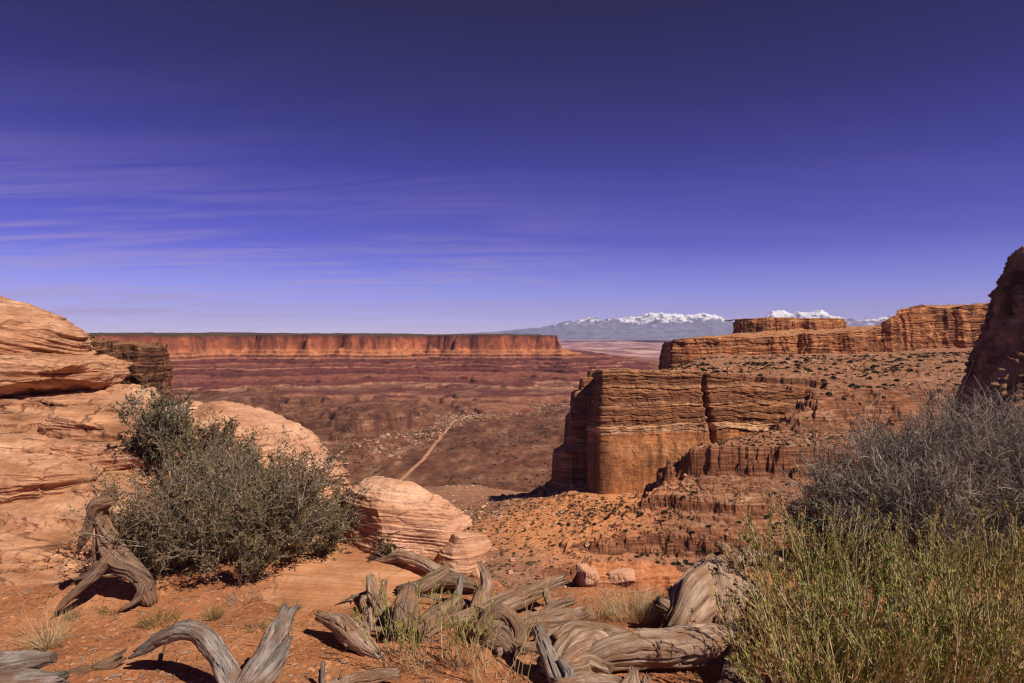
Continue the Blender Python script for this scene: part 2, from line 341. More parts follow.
MAT["slab"] = rock_mat("smooth_sandstone", [(0.38, (0.40, 0.165, 0.078)), (0.5, (0.48, 0.225, 0.115)), (0.64, (0.56, 0.29, 0.165))], 0.7, zs=9.0, bump=0.32, tilt=(0.05, 0.25), grit=90.0, blotch=0.45, lines=(0.25, 0.10, 0.05), line_amt=0.5, cracks=(1.6, (0.16, 0.065, 0.035), 0.7))
# ------------------------------------------------------------------ terrain builders
def radial_sheet(name, hfun, az0, az1, naz, r0, r1, nfine, nr, mat, wr=0.10, disp=None, blur=13):
    """a height field on a fan of rays; samples are put where the surface is steep, so cliffs keep their detail"""
    az = np.radians(np.linspace(az0, az1, naz)).astype(np.float64)
    rf = np.geomspace(r0, r1, nfine)
    sx = np.sin(az)[:, None]; cy = np.cos(az)[:, None]
    H = hfun((sx * rf).astype(np.float32), (cy * rf).astype(np.float32))
    q = (H - EYE) / rf
    dq = np.abs(np.diff(H, axis=1)) / rf[None, 1:]
    ds = dq + wr * np.diff(np.log(rf))[None, :] * 0.5 + np.abs(np.diff(q, axis=1)) * 0.6
    m = ds.mean(0); m = np.convolve(np.pad(m, 12, mode='edge'), np.ones(25) / 25, 'valid') + 0.35 * m.mean()
    c = np.r_[0, np.cumsum(m)]                      # one spacing for every ray: denser where the cliffs are
    R = np.exp(np.interp(np.linspace(0, c[-1], nr), c, np.log(rf)))[None, :]
    X = sx * R; Y = cy * R
    Z = hfun(X.astype(np.float32), Y.astype(np.float32)).astype(np.float64)
    V = np.stack([X, Y, Z], -1)
    if disp is not None:
        ep = 0.35
        hx = hfun((X + ep).astype(np.float32), Y.astype(np.float32)) - Z; hy = hfun(X.astype(np.float32), (Y + ep).astype(np.float32)) - Z
        n = np.stack([-hx / ep, -hy / ep, np.ones_like(Z)], -1); n /= np.linalg.norm(n, axis=-1, keepdims=True)
        V = V + n * disp(V, n)[..., None]
    me = new_mesh(name, V.reshape(-1, 3), grid_faces(naz, nr)[:, ::-1], mat)
    return obj(name, me)

def resample(pts, n, smooth=True):
    pts = np.asarray(pts, float); d = np.r_[0, np.cumsum(np.linalg.norm(np.diff(pts[:, :2], axis=0), axis=1) + 1e-6)]
    # Catmull-Rom, clamped ends
    t = np.linspace(0, d[-1], n)
    if not smooth: return np.stack([np.interp(t, d, pts[:, k]) for k in range(pts.shape[1])], 1), t
    m = np.gradient(pts, d, axis=0) if len(pts) > 2 else np.repeat((pts[1:] - pts[:1]) / d[-1], 2, 0)
    i = np.clip(np.searchsorted(d, t, side='right') - 1, 0, len(pts) - 2); h = (d[i + 1] - d[i])[:, None]; s = ((t - d[i]) / h[:, 0])[:, None]
    p = (2 * s**3 - 3 * s**2 + 1) * pts[i] + (s**3 - 2 * s**2 + s) * h * m[i] + (-2 * s**3 + 3 * s**2) * pts[i + 1] + (s**3 - s**2) * h * m[i + 1]
    return p, t

def cliff(name, pts, prof, nu, nv, mat, back=(0, 100, 0), nback=30, L=20.0, a_bed=1.0, a_flute=1.0, a_rough=1.0, bed=4.0, wob=1.0, top_rough=0.5,
          seed=0, edge=0.0, crack=None, smooth=True, bed_lo=0.0, bedtop=1.0):
    """a rock wall: contour pts (x, y, z_top, z_bottom) left to right as seen from the front, profile prof [(depth fraction, outward offset)]"""
    C, t = resample(pts, nu, smooth)
    T = np.gradient(C[:, :2], axis=0); T /= np.linalg.norm(T, axis=1, keepdims=True)
    k = (max(3, nu // 60) if smooth else max(3, nu // 160)) | 1
    Ts = np.stack([np.convolve(np.pad(T[:, j], k // 2, mode='edge'), np.ones(k) / k, 'valid') for j in (0, 1)], 1); Ts /= np.linalg.norm(Ts, axis=1, keepdims=True)
    n2 = np.stack([Ts[:, 1], -Ts[:, 0]], 1)
    # buttresses and alcoves of the plan
    fr = np.linspace(0, 1, nv); off = np.interp(fr, [p[0] for p in prof], [p[1] for p in prof])
    zt = C[:, 2] + edge * fbm2(t / L, 0 * t + 7, 4, seed + 9); zb = C[:, 3]
    Z = zt[:, None] + (zb - zt)[:, None] * fr[None]
    UU = np.repeat(t[:, None], nv, 1); X = C[:, 0][:, None] + 0 * Z; Y = C[:, 1][:, None] + 0 * Z
    lat = 0.5 * fbm3(X / L, Y / L, Z / L, 3, seed + 20)
    UW = UU + 0.30 * L * fbm2(UU / (1.2 * L), Z / (0.8 * L), 4, seed + 17, 0.6)
    w = wob * L * (0.35 * fbm2(UW / (2.2 * L), 0 * UW, 3, seed) + 0.12 * np.round(2.2 * vn2(UW / (0.7 * L), 0 * UW + 3, seed + 5)))
    zz = Z + lat * bed * 1.2; zz = zz + 1.1 * bed * vn2(zz / (2.3 * bed), 0 * zz + seed, seed + 19)
    # hard and soft beds, broken into blocks by joints
    def blocks(bh, bwid, sd_):
        zq = zz / bh + 0.35 * vn2(UU / (3 * L), zz / (3 * bh), sd_ + 3); row = np.floor(zq)
        uq = UU / bwid + 7.3 * vn2(row * 0.77 + 0.5, 0 * row, sd_) + 0.3 * vn2(zz / bh, UU / bwid, sd_ + 4); cell = np.floor(uq)
        zr = np.zeros(row.shape, np.int64)
        lay = _h(row.astype(np.int64), zr, zr, sd_ + 1); blk = _h(row.astype(np.int64), cell.astype(np.int64), zr, sd_ + 2)
        gap = np.minimum(np.abs(zq - row), np.abs(row + 1 - zq))
        return 0.75 * lay + 0.55 * blk - 0.9 * sstep(0.13, 0.0, gap)
    beds = 0.9 * blocks(bed, 1.1 * L, seed + 21) + 0.45 * blocks(bed * 0.31, 0.35 * L, seed + 25)
    bw = (np.interp(fr, [0, 0.40, 0.47, 1], [1, 1, bed_lo, bed_lo]) if bed_lo < 0.15 else np.interp(fr, [0, 1], [bedtop, bed_lo]))[None]
    fl = fbm2(UW / (0.5 * L), Z / (2 * L), 4, seed + 30, 0.6, True) + 0.6 * np.round(2 * vn2(UW / (0.33 * L), Z / (0.9 * L), seed + 31)) / 2
    rg = fbm3(X / (0.35 * L) + 9, Y / (0.35 * L), Z / (0.25 * L), 5, seed + 40, 0.6)
    D = off[None] + w + a_bed * beds * bw + a_flute * fl * (0.4 + 0.6 * sstep(0.02, 0.25, fr))[None] + a_rough * rg * (0.45 + 0.55 * bw)
    if crack:
        for tc, wd, dep in crack:
            tcz = tc * t[-1] + wd * (1.1 * vn2(Z / (0.6 * L), 0 * Z, seed + 50) + 0.6 * vn2(Z / (0.15 * L), 0 * Z, seed + 51)) - (Z - Z[:, :1]) * 0.10
            D = D - dep * np.exp(-((UU - tcz) / wd) ** 2)
    V = np.stack([X + n2[:, 0][:, None] * D, Y + n2[:, 1][:, None] * D, Z + 0 * X], -1)
    # the top runs back from the rim
    bk = np.linspace(1, 0, nback + 1)[:-1] ** 2
    top0 = V[:, :1]
    B = np.array(back, float)
    tops = top0 + bk[None, :, None] * B[None, None]
    tops[..., 2] += top_rough * (fbm2(tops[..., 0] / (0.6 * L), tops[..., 1] / (0.6 * L), 5, seed + 60) - fbm2(top0[..., 0] / (0.6 * L), top0[..., 1] / (0.6 * L), 5, seed + 60)) * np.sqrt(bk)[None]
    V = np.concatenate([tops, V], 1)
    me = new_mesh(name, V.reshape(-1, 3), grid_faces(nu, nv + nback)[:, ::-1], mat)
    return obj(name, me)

# ------------------------------------------------------------------ far terrain
FLOOR_Z = -330.0
def poly_sd(x, y, poly):
    """signed distance to a polygon, positive inside"""
    x = np.asarray(x, np.float32); y = np.asarray(y, np.float32)
    d = np.full(x.shape, 1e9, np.float32); ins = np.zeros(x.shape, bool)
    n = len(poly)
    for i in range(n):
        ax, ay = poly[i]; bx, by = poly[(i + 1) % n]
        ex, ey = bx - ax, by - ay; L2 = ex * ex + ey * ey
        t = np.clip(((x - ax) * ex + (y - ay) * ey) / L2, 0, 1)
        d = np.minimum(d, (x - ax - t * ex) ** 2 + (y - ay - t * ey) ** 2)
        c = (ay > y) != (by > y)
        with np.errstate(divide='ignore', invalid='ignore'):
            ins ^= c & (x < ex * (y - ay) / (ey if ey else 1e-9) + ax)
    d = np.sqrt(d)
    return np.where(ins, d, -d)

ROAD = [P(398, 484, 1545.0), P(412, 470, 1690.0), P(424, 458, 1855.0), P(433, 446, 2060), P(447, 430, 2400), P(456, 419, 2720)]
ROAD = np.array(ROAD)
def road_dist(x, y):
    d = np.full(np.shape(x), 1e9, np.float32)
    for a, b in zip(ROAD[:-1], ROAD[1:]):
        e = (b - a)[:2]; t = np.clip(((x - a[0]) * e[0] + (y - a[1]) * e[1]) / (e @ e), 0, 1)
        d = np.minimum(d, np.hypot(x - a[0] - t * e[0], y - a[1] - t * e[1]))
    return d

def floor_h(x, y):
    r = np.hypot(x, y)
    z = FLOOR_Z + 0 * x
    calm = sstep(20, 160, road_dist(x, y))
    # shallow benches and washes
    m = 24 * fbm2(x / 520, y / 420, 5, 3, 0.55) + 1.5 * fbm2(x / 40, y / 40, 4, 4, 0.6)
    m = 0.25 * m + 0.75 * terrace(m + 0.8 * fbm2(x / 60, y / 60, 3, 6), 7.0, 0.985) + 0.5 * fbm2(x / 12, y / 12, 2, 5)
    z = z + m * calm * sstep(6000, 2500, r)
    # dissected white-rim country on the left and towards the far benches
    wx = x + 90 * fbm2(x / 300, y / 300, 3, 31); wy = y + 90 * fbm2(x / 300 + 5, y / 300, 3, 32)
    rel = fbm2(wx / 420, wy / 330, 4, 11)
    left = sstep(-210, -330, x - 0.10 * np.maximum(0, y - 2300)) * sstep(1500, 2100, y) * sstep(5200, 3600, y)
    tb = sstep(-0.06, -0.02, rel) * 20 + sstep(0.06, 0.10, rel) * 26 + sstep(0.2, 0.24, rel) * 26 + 6 * rel
    z = z + left * terrace(tb + 2.5 * fbm2(x / 80, y / 80, 3, 33), 13, 0.86) * calm
    # far basin
    far = sstep(6000, 12000, r)
    z = z * (1 - far) + far * (-400 + 110 * fbm2(x / 4200, y / 3600, 6, 21, 0.58, True) + 45 * sstep(20000, 42000, r))
    return z
radial_sheet("canyon_floor", floor_h, -50, 50, 800, 600, 62000, 900, 1100, MAT["floor"], wr=0.30)
tag(bpy.data.objects["canyon_floor"], "brown red flat bottom of the wide canyon beneath the cliffs", "canyon floor", kind="structure")

# the pale straight track across the canyon floor
def ribbon(name, pts, width, mat, dz):
    C, t = resample(np.array(pts), 90); T = np.gradient(C[:, :2], axis=0); T /= np.linalg.norm(T, axis=1, keepdims=True)
    C[:, :2] += 6 * fbm2(t / 150, 0 * t, 3, 77)[:, None] * np.stack([-T[:, 1], T[:, 0]], 1)
    rows = []
    for s in (-1, -0.5, 0, 0.5, 1):
        wv = width * (0.5 + 0.12 * vn2(t / 30, 0 * t + s, 78))
        x = C[:, 0] - T[:, 1] * wv * s; y = C[:, 1] + T[:, 0] * wv * s
        rows.append(np.stack([x, y, floor_h(x, y) + dz], 1))
    V = np.stack(rows, 1)
    return obj(name, new_mesh(name, V.reshape(-1, 3), grid_faces(len(C), 5)[:, ::-1], mat))
m, nt, b = base_mat("track_dust"); geo = N(nt, "ShaderNodeNewGeometry")
nt.links.new(ramp(nt, [(0.35, (0.42, 0.20, 0.11)), (0.65, (0.52, 0.27, 0.16))], noise(nt, geo.outputs["Position"], 0.05, 4)), b.inputs["Base Color"])
MAT["track"] = m
rd = ribbon("dirt_road", ROAD, 10.0, MAT["track"], 1.2)
tag(rd, "pale straight dirt track crossing the canyon floor", "dirt road", kind="structure")

def mesa_h(x, y):
    # rim line of the far plateau; positive d = outside (towards the camera)
    wx = x + 200 * fbm2(x / 620, y / 620, 4, 41) + 60 * fbm2(x / 150, y / 150, 3, 42)
    wy = y + 560 * fbm2(x / 640 + 3, y / 900, 4, 43, 0.55) + (0.25 + 1.3 * sstep(-0.25, 0.3, fbm2(x / 800, y / 2000, 2, 55))) * (170 * fbm2(x / 330, y / 330, 3, 54) + 80 * fbm2(x / 120, y / 120, 3, 44))
    rim = 5150 + 0.16 * x + 260 * sstep(-1200, -2600, wx) * -1
    d_front = rim - wy
    d_end = wx - 265
    d = np.where((d_front > 0) & (d_end > 0), np.hypot(d_front, d_end), np.maximum(d_front, d_end))
    dd = d + 12 * fbm2(x / 45, y / 45, 3, 46)
    d2 = d * (1 + 0.38 * fbm2(x / 520, y / 520, 3, 45)) + 120 * fbm2(x / 330 + 11, y / 330, 4, 47) * sstep(40, 500, d)
    top = 11 + 13 * fbm2(x / 700, y / 900, 4, 48, 0.6) + 16 * sstep(0, -2500, d) + 7.0 * fbm2(x / 130, y / 130, 3, 49)
    cl = np.interp(dd, [0, 10, 18, 34, 44], [0, -36, -46, -92, -104])
    tal = np.interp(d2, [40, 160, 330, 560, 850, 1200, 1600, 2200], [0, -58, -80, -120, -148, -180, -200, -215])
    tal = terrace(tal + 11 * fbm2(x / 190, y / 190, 4, 50) * sstep(30, 200, d2), 24.0, 0.86, 10.0)
    tal = tal + 2.5 * fbm2(x / 30, y / 30, 3, 52) * sstep(30, 200, d2)
    gul = -9 * np.abs(fbm2(x / 60, y / 240, 3, 51)) * sstep(30, 150, d2) * sstep(1500, 600, d2)
    z = top + cl + np.where(d2 > 40, tal, 0) + gul
    return np.minimum(z, top) - 75 * sstep(1500, 2300, d2) - 60 * sstep(1100, 1900, d_end)
fm = radial_sheet("far_mesa", mesa_h, -44, 17, 1100, 2500, 11000, 900, 1150, MAT["mesa"], wr=0.10)
tag(fm, "long flat red plateau across the canyon with banded slopes below its cliff", "mesa", kind="structure")

# the snowy range on the skyline
RIDGE = [(400, 336), (455, 334), (500, 332), (530, 329), (550, 327), (570, 323), (590, 320), (603, 320.5), (615, 321), (630, 317), (645, 316), (660, 314.5), (675, 316), (690, 318), (702, 317), (713, 316),
         (722, 320), (735, 322), (755, 321), (768, 316), (778, 313), (790, 315), (800, 314), (812, 313), (821, 310.5), (830, 316), (842, 320), (858, 321.5), (875, 321), (890, 318), (905, 316), (930, 328), (1000, 334), (1060, 336)]
_rx = np.array([p[0] for p in RIDGE]); _rz = np.array([(HOR - p[1]) / F for p in RIDGE])
def range_h(x, y):
    px = CX + F * x / y
    t = (y - 47000) / 6500.0
    wob = 0.25 * fbm2(x / 2500, y / 2500, 3, 61)
    ridge = np.interp(px, _rx, _rz) * 47000
    prof = np.exp(-np.abs(t + wob * 0.4) ** 1.15 * 1.9)
    rg = 0.7 * fbm2(x / 1700, y / 2400, 5, 62, 0.55, True) + 0.45 * fbm2(x / 620, y / 900, 4, 64, 0.6, True)
    base = 60 * fbm2(x / 4000, y / 4000, 3, 63) + 230 * sstep(40000, 42500, y) - 380
    return base * (1 - prof) + (ridge + 330 * rg * (0.25 + 0.75 * prof) * np.clip(ridge / 900, 0, 1)) * prof
rg = radial_sheet("mountain_range", range_h, -11, 41, 1000, 39000, 58000, 260, 240, None, wr=3.0)
tag(rg, "distant snow capped mountain range on the hazy skyline", "mountains", kind="structure")
m, nt, b = base_mat("mountain_slopes"); geo = N(nt, "ShaderNodeNewGeometry"); sep = N(nt, "ShaderNodeSeparateXYZ"); nt.links.new(geo.outputs["Position"], sep.inputs[0])
nn = noise(nt, vmul(nt, geo.outputs["Position"], (1, 0.7, 1)), 0.0016, 7, 0.75)
sl = N(nt, "ShaderNodeSeparateXYZ"); nt.links.new(geo.outputs["Normal"], sl.inputs[0])
hz = math_(nt, 'ADD', math_(nt, 'MULTIPLY', sep.outputs[2], 1 / 1400.0), math_(nt, 'MULTIPLY', math_(nt, 'SUBTRACT', nn, 0.5), 2.4))
hz = math_(nt, 'ADD', hz, math_(nt, 'MULTIPLY', math_(nt, 'SUBTRACT', sl.outputs[2], 0.8), 0.5))
snow = ramp(nt, [(0.78, 0.0), (0.98, 0.95)], hz)
hazy_rockc = ramp(nt, [(0.35, (0.10, 0.115, 0.19)), (0.65, (0.26, 0.27, 0.37))], nn)  # rock tinted blue, distance haze put into its colour
hazy_rockc = mixc(nt, ramp(nt, [(0.10, 1.0), (0.17, 0.0)], math_(nt, 'ADD', math_(nt, 'DIVIDE', sep.outputs[2], 2000.0), 0.25)), hazy_rockc, mixc(nt, ramp(nt, [(0.4, 0.0), (0.6, 1.0)], nn), (0.30, 0.14, 0.11), (0.52, 0.32, 0.26)))
nt.links.new(mixc(nt, snow, hazy_rockc, (0.88, 0.88, 0.92)), b.inputs["Base Color"])
rg.data.materials.append(m)

# ------------------------------------------------------------------ right side of the canyon: benches, talus, walls
BENCH = [(40, 466), (70, 440), (130, 420), (300, 380), (900, 330), (1500, 900), (900, 1500), (230, 1300), (170, 1010), (82, 900),
         (72, 742), (176, 732), (245, 738), (300, 704), (262, 664), (216, 640), (160, 612), (106, 568), (88, 545), (58, 514)]
_by = [330, 400, 440, 468, 474, 480, 499, 505, 541, 546, 585, 591, 640, 652, 660, 672, 690, 740, 800, 1000, 1300]
_bz = [-190, -187, -184, -180, -172, -168, -163, -152, -138, -129, -115, -92, -87, -80, -72, -60, -50, -44, -38, -29, -20]
TAL = np.array([P(575, 492, 690), P(640, 492, 690), P(700, 480, 690), P(600, 512, 600), P(622, 526, 545), P(560, 530, 570), P(565, 572, 470), P(520, 600, 425), P(480, 545, 560), P(450, 522, 690), P(450, 500, 850), P(450, 484, 1250), P(480, 472, 1500),
                P(530, 464, 1700), P(560, 452, 1900), P(480, 600, 420), P(460, 640, 300), P(560, 640, 300), P(400, 560, 520), P(380, 525, 900), P(300, 520, 1240), (0, 80, -100), (-200, 250, -290), (-160, 80, -220), (-400, 500, -345), (64, 1000, -235), (60, 1250, -300),
                (200, 1400, -330), (400, 1400, -330), (150, 400, -190), (400, 350, -195), (150, 200, -150)], float)
def _rbf(pts):
    d = np.hypot(pts[:, None, 0] - pts[None, :, 0], pts[:, None, 1] - pts[None, :, 1]); n = len(pts)
    A = np.zeros((n + 3, n + 3)); A[:n, :n] = d; A[:n, n] = 1; A[:n, n + 1:] = pts[:, :2]; A[n, :n] = 1; A[n + 1:, :n] = pts[:, :2].T
    w = np.linalg.solve(A, np.r_[pts[:, 2], 0, 0, 0])
    def f(x, y):
        s = w[n] + w[n + 1] * x + w[n + 2] * y
        for i in range(n): s = s + w[i] * np.hypot(x - pts[i, 0], y - pts[i, 1])
        return s
    return f
_tal = _rbf(TAL)
def slope_h(x, y):
    wx = x + 9 * fbm2(x / 45, y / 45, 4, 71); wy = y + 9 * fbm2(x / 45 + 7, y / 45, 4, 72)
    sd = poly_sd(wx, wy, BENCH)
    tz = _tal(x, y).astype(np.float32)
    tz = tz + 4 * fbm2(x / 70, y / 70, 4, 73) + 1.3 * fbm2(x / 10, y / 10, 4, 79, 0.6)
    tz = np.where(tz > -330, 0.75 * tz + 0.25 * terrace(tz + 3 * fbm2(x / 30, y / 30, 3, 74), 22, 0.8), tz)
    wl = fbm2(x / 8, y / 8, 4, 77, 0.6); cf1, cf2, cid0 = cell2((x + 4 * wl) / 13, (y + 4 * wl) / 10, 87)
    st = sstep(730, 670, y)
    ye = y + 0.10 * (x - 200) + st * (20 * fbm2(x / 95, y / 160, 3, 75) + 9 * fbm2(x / 28, y / 28, 3, 76) + 3.0 * cid0 + 2.0 * wl)
    bz = np.interp(ye, _by, _bz).astype(np.float32)
    bz = bz + sstep(0, 420, x - 0.42 * y) * 10 + 13 * sstep(250, 130, x) * sstep(620, 700, y)
    bz = bz + 3.0 * fbm2(x / 60, y / 40, 4, 88) * (1 - 0.6 * st)
    bz = (1 - st) * (0.35 * bz + 0.65 * terrace(bz + 1.0 * wl, 4.0, 0.97)) + st * (0.45 * bz + 0.33 * terrace(bz + 0.7 * wl, 5.2, 0.88) + 0.22 * terrace(bz + 0.5 * wl, 2.2, 0.85))
    bz = bz + 0.6 * sstep(0.0, 0.5, fbm2(x / 5, y / 5, 3, 78)) - 1.0 * np.exp(-(cf2 / 0.05) ** 2) * st
    bz = bz - np.maximum(0, bz - (1.2 - 0.0502 * y)) * sstep(0.29, 0.215, x / np.maximum(y, 1)) * sstep(600, 700, y)
    f1, f2, cid = cell2(wx / 16, wy / 16, 80)
    e = sd + 5 * cid
    k = np.interp(e, [-46, -34, -24, -22, -9, -7, 0, 1.5, 9, 11, 19, 20.5], [0, 0.05, 0.10, 0.34, 0.40, 0.62, 0.66, 0.82, 0.84, 0.94, 0.95, 1.0])
    # a last apron of sand under the near ledges
    return tz + (bz - tz) * k
def slope_disp(V, n):
    steep = sstep(0.85, 0.45, n[..., 2])
    x, y, z = V[..., 0], V[..., 1], V[..., 2]
    zz = z + 0.8 * fbm3(x / 14, y / 14, z / 14, 2, 81)
    bed = np.tanh(3 * vn2(zz / 2.1, (x + y) / 90, 82)) * 0.9 + np.tanh(3 * vn2(zz / 0.8, (x - y) / 40, 83)) * 0.4
    return steep * (bed + 1.6 * fbm3(x / 5, y / 5, z / 7, 4, 84, 0.6)) + 0.25 * fbm3(x / 2.5, y / 2.5, z / 2.5, 2, 85)
sl = radial_sheet("canyon_slope", slope_h, -42, 41, 1300, 95, 1330, 900, 1000, MAT["slope"], wr=0.14, disp=slope_disp, blur=9)
tag(sl, "ledgy red rock benches and orange talus on the right side of the canyon", "canyon slope", kind="structure")

def CP(*rows): return [[P(px, py, D)[0], D, P(px, py, D)[2], zb] for px, py, D, zb in rows]
bt = cliff("butte", CP((632, 370, 860, -190), (617, 370, 780, -190), (598, 370, 714, -185), (594, 370, 688, -180), (603, 370, 674, -175), (640, 370, 681, -172), (694, 371, 692, -165), (740, 380, 697, -165), (790, 391, 704, -160), (850, 402, 712, -160)),
           [(0, 0), (0.03, 0.4), (0.035, 1.4), (0.13, 2.2), (0.135, 3.2), (0.25, 4.0), (0.255, 5.2), (0.37, 5.8), (0.40, 7.2), (0.43, 6.6), (0.80, 7.6), (0.92, 9), (1.0, 12)], 1100, 400, MAT["butte"],
           back=(30, 130, -7), L=20, a_bed=1.35, a_flute=0.40, a_rough=1.3, bed=6.5, wob=0.16, top_rough=3, seed=100, edge=1.8, crack=[(0.66, 2.4, 10.0)], bed_lo=0.10, smooth=False)
tag(bt, "square orange sandstone butte with dark streaked end and a deep crack", "butte", kind="structure")

lc = cliff("rim_cliff", CP((692, 345, 1300, -62), (669, 343, 1150, -64), (664, 341, 1060, -66), (673, 339, 1040, -66), (715, 337, 1055, -66), (760, 337, 1070, -62), (798, 335, 1085, -60), (812, 334, 1068, -58), (850, 332, 1085, -55), (868, 330, 1095, -55), (880, 326, 1098, -53), (889, 317, 1100, -52),
           (905, 308, 1105, -52), (925, 304, 1110, -50), (942, 309, 1115, -50), (955, 306, 1120, -50), (985, 304, 1130, -50), (1060, 300, 1150, -50)),
           [(0, 0), (0.05, 0.6), (0.07, 1.6), (0.22, 2.6), (0.24, 3.8), (0.6, 6.0), (0.8, 8), (1, 15)], 1100, 190, MAT["longcliff"],
           back=(330, 380, 18), L=30, a_bed=1.6, a_flute=2.6, a_rough=1.8, bed=8, wob=0.85, top_rough=4.5, seed=140, edge=3.0, bed_lo=0.25, nback=50, smooth=False)
tag(lc, "long orange rim cliff with dome and pillars beneath the snowy peaks", "cliff", kind="structure")

um = cliff("small_mesa", [P(742, 322, 1480)[:2].tolist() + [38, -20], P(738, 321, 1400)[:2].tolist() + [36, -20], P(745, 319, 1380)[:2].tolist() + [36, -20], P(765, 318, 1375)[:2].tolist() + [38, -20], P(790, 318, 1368)[:2].tolist() + [38, -20], P(815, 318.5, 1360)[:2].tolist() + [37, -20], P(834, 318, 1360)[:2].tolist() + [37, -20], P(842, 319, 1400)[:2].tolist() + [36, -20], P(838, 319, 1500)[:2].tolist() + [36, -20]],
           [(0, 0), (0.08, 1.0), (0.10, 2.5), (0.5, 4.5), (1, 30)], 420, 90, MAT["longcliff"], back=(5, 90, 0), L=26, a_bed=0.8, a_flute=3.0, a_rough=1.2, bed=6, wob=0.9, top_rough=2, seed=180, edge=2.0, bed_lo=0.3)
tag(um, "small flat topped orange mesa standing on the rim cliff", "mesa", kind="structure")

rw = cliff("right_wall", [(150, 190, 14, -50), (112, 150, 16, -50), (90.5, 126, 17.2, -50), (86, 119.5, 17.4, -50), (87.5, 115, 17.6, -50), (96, 107.5, 18.2, -50), (112, 95.5, 20, -50), (134, 78, 22, -50), (170, 50, 20, -50)],
           [(0, -2.5), (0.03, -1.2), (0.10, 0.5), (0.16, 1.3), (0.26, 2.6), (0.34, 4.0), (0.42, 6.2), (0.5, 7.8), (0.7, 9), (1, 12)], 700, 300, MAT["darkcliff"], back=(60, 30, 1), L=7, a_bed=0.3, a_flute=1.8, a_rough=0.9, bed=3, wob=0.7, top_rough=2, seed=220, edge=0.9, bed_lo=0.8)
tag(rw, "tall dark shaded rock wall at the right edge", "cliff", kind="structure")

lw = cliff("left_wall", [P(-90, 336, 150)[:2].tolist() + [1.5, -60], P(40, 337, 205)[:2].tolist() + [1.3, -60], P(92, 339, 240)[:2].tolist() + [0.4, -60], P(122, 344, 262)[:2].tolist() + [-1.6, -60], P(142, 346, 262)[:2].tolist() + [-2.4, -60], P(157, 347, 268)[:2].tolist() + [-2.8, -60], P(161, 347, 285)[:2].tolist() + [-3, -60], P(150, 347, 340)[:2].tolist() + [-2.5, -60]],
           [(0, 0), (0.04, 0.3), (0.05, 0.9), (0.12, 1.1), (0.13, 1.7), (0.22, 1.8), (0.24, 1.2), (0.6, 3.2), (1, 6)], 620, 260, MAT["leftcliff"], back=(-30, 60, 0), L=9, a_bed=0.28, a_flute=1.0, a_rough=0.7, bed=2.2, wob=0.7, top_rough=1.5, seed=260, edge=0.6, bed_lo=0.3)
tag(lw, "dark streaked cliff end beyond the pale outcrop on the left", "cliff", kind="structure")

nl = cliff("ledge_wall", CP((581, 576, 520, -210), (577, 576, 492, -210), (586, 576, 475, -210), (620, 576, 478, -210), (665, 576, 484, -210), (720, 576, 490, -210), (780, 577, 496, -210), (850, 579, 502, -210)),
           [(0, 0), (0.06, 0.4), (0.08, 1.0), (0.5, 2.0), (1, 5)], 600, 120, MAT["ledge"], back=(4, 26, 2), L=12, a_bed=0.35, a_flute=0.35, a_rough=0.5, bed=3.5, wob=0.35, top_rough=1.5, seed=300, edge=0.8, bed_lo=0.4)
tag(nl, "smooth orange ledge wall low in the gap between the dead logs", "cliff", kind="structure")
# ------------------------------------------------------------------ foreground ground
_rx0 = [-14, -6, -3, -1.7, -0.9, -0.35, -0.05, 1.25, 1.7, 2.6, 4, 7, 15]
_ry0 = [15, 11.5, 9.2, 7.4, 6.3, 5.25, 4.62, 4.62, 5.0, 5.7, 6.0, 6.5, 9]
def ground_h(x, y, fine=True):
    rim = np.interp(x, _rx0, _ry0) + 0.22 * fbm2(x / 0.5, y / 0.5 + 5, 4, 301) * (1 - 0.5 * sstep(3, 8, np.abs(x)))
    z = 0.05 * fbm2(x / 1.6, y / 1.6, 4, 302)
    z = z + 0.17 * np.exp(-(((x + 1.85) / 0.62) ** 2 + ((y - 4.95) / 0.45) ** 2)) + 0.13 * np.exp(-(((x + 2.6) / 0.5) ** 2 + ((y - 4.5) / 0.22) ** 2))
    z = z + 0.05 * np.exp(-(((x + 0.05) / 0.6) ** 2 + ((y - 4.1) / 0.4) ** 2))
    if fine:
        near = sstep(9, 6, np.hypot(x, y))
        z = z + near * (0.012 * fbm2(x / 0.16, y / 0.16, 4, 303, 0.6) + 0.006 * np.maximum(0, fbm2(x / 0.035, y / 0.035, 3, 304)))
    e = y - rim
    drop = np.interp(e, [-0.3, 0, 0.12, 0.6, 4, 30, 60], [0, 0.02, 0.10, 0.75, 6, 96, 118])
    return z - drop * (1 + 0.25 * fbm2(x / 0.7, y / 2, 3, 305))
def axis(lo, a, b, hi, st, g=1.06):
    mid = np.arange(a, b, st); r = [b]; s = st
    while r[-1] < hi: s *= g; r.append(r[-1] + s)
    l = [a]; s = st
    while l[-1] > lo: s *= g; l.append(l[-1] - s)
    return np.r_[l[::-1][:-1], mid, r]
gx = axis(-60, -3.6, 3.2, 60, 0.0125); gy = axis(-40, 2.7, 6.2, 115, 0.0125)
GX, GY = np.meshgrid(gx, gy, indexing='ij'); GZ = ground_h(GX, GY)
m, nt, b = base_mat("red_sand", 0.95, 0.08); geo = N(nt, "ShaderNodeNewGeometry"); pos = geo.outputs["Position"]
c = ramp(nt, [(0.38, (0.38, 0.145, 0.062)), (0.50, (0.47, 0.19, 0.083)), (0.62, (0.56, 0.245, 0.115))], noise(nt, pos, 2.2, 6, 0.62))
c = mixc(nt, ramp(nt, [(0.56, 0.0), (0.64, 0.8)], noise(nt, pos, 38.0, 4, 0.6)), c, (0.24, 0.10, 0.055))
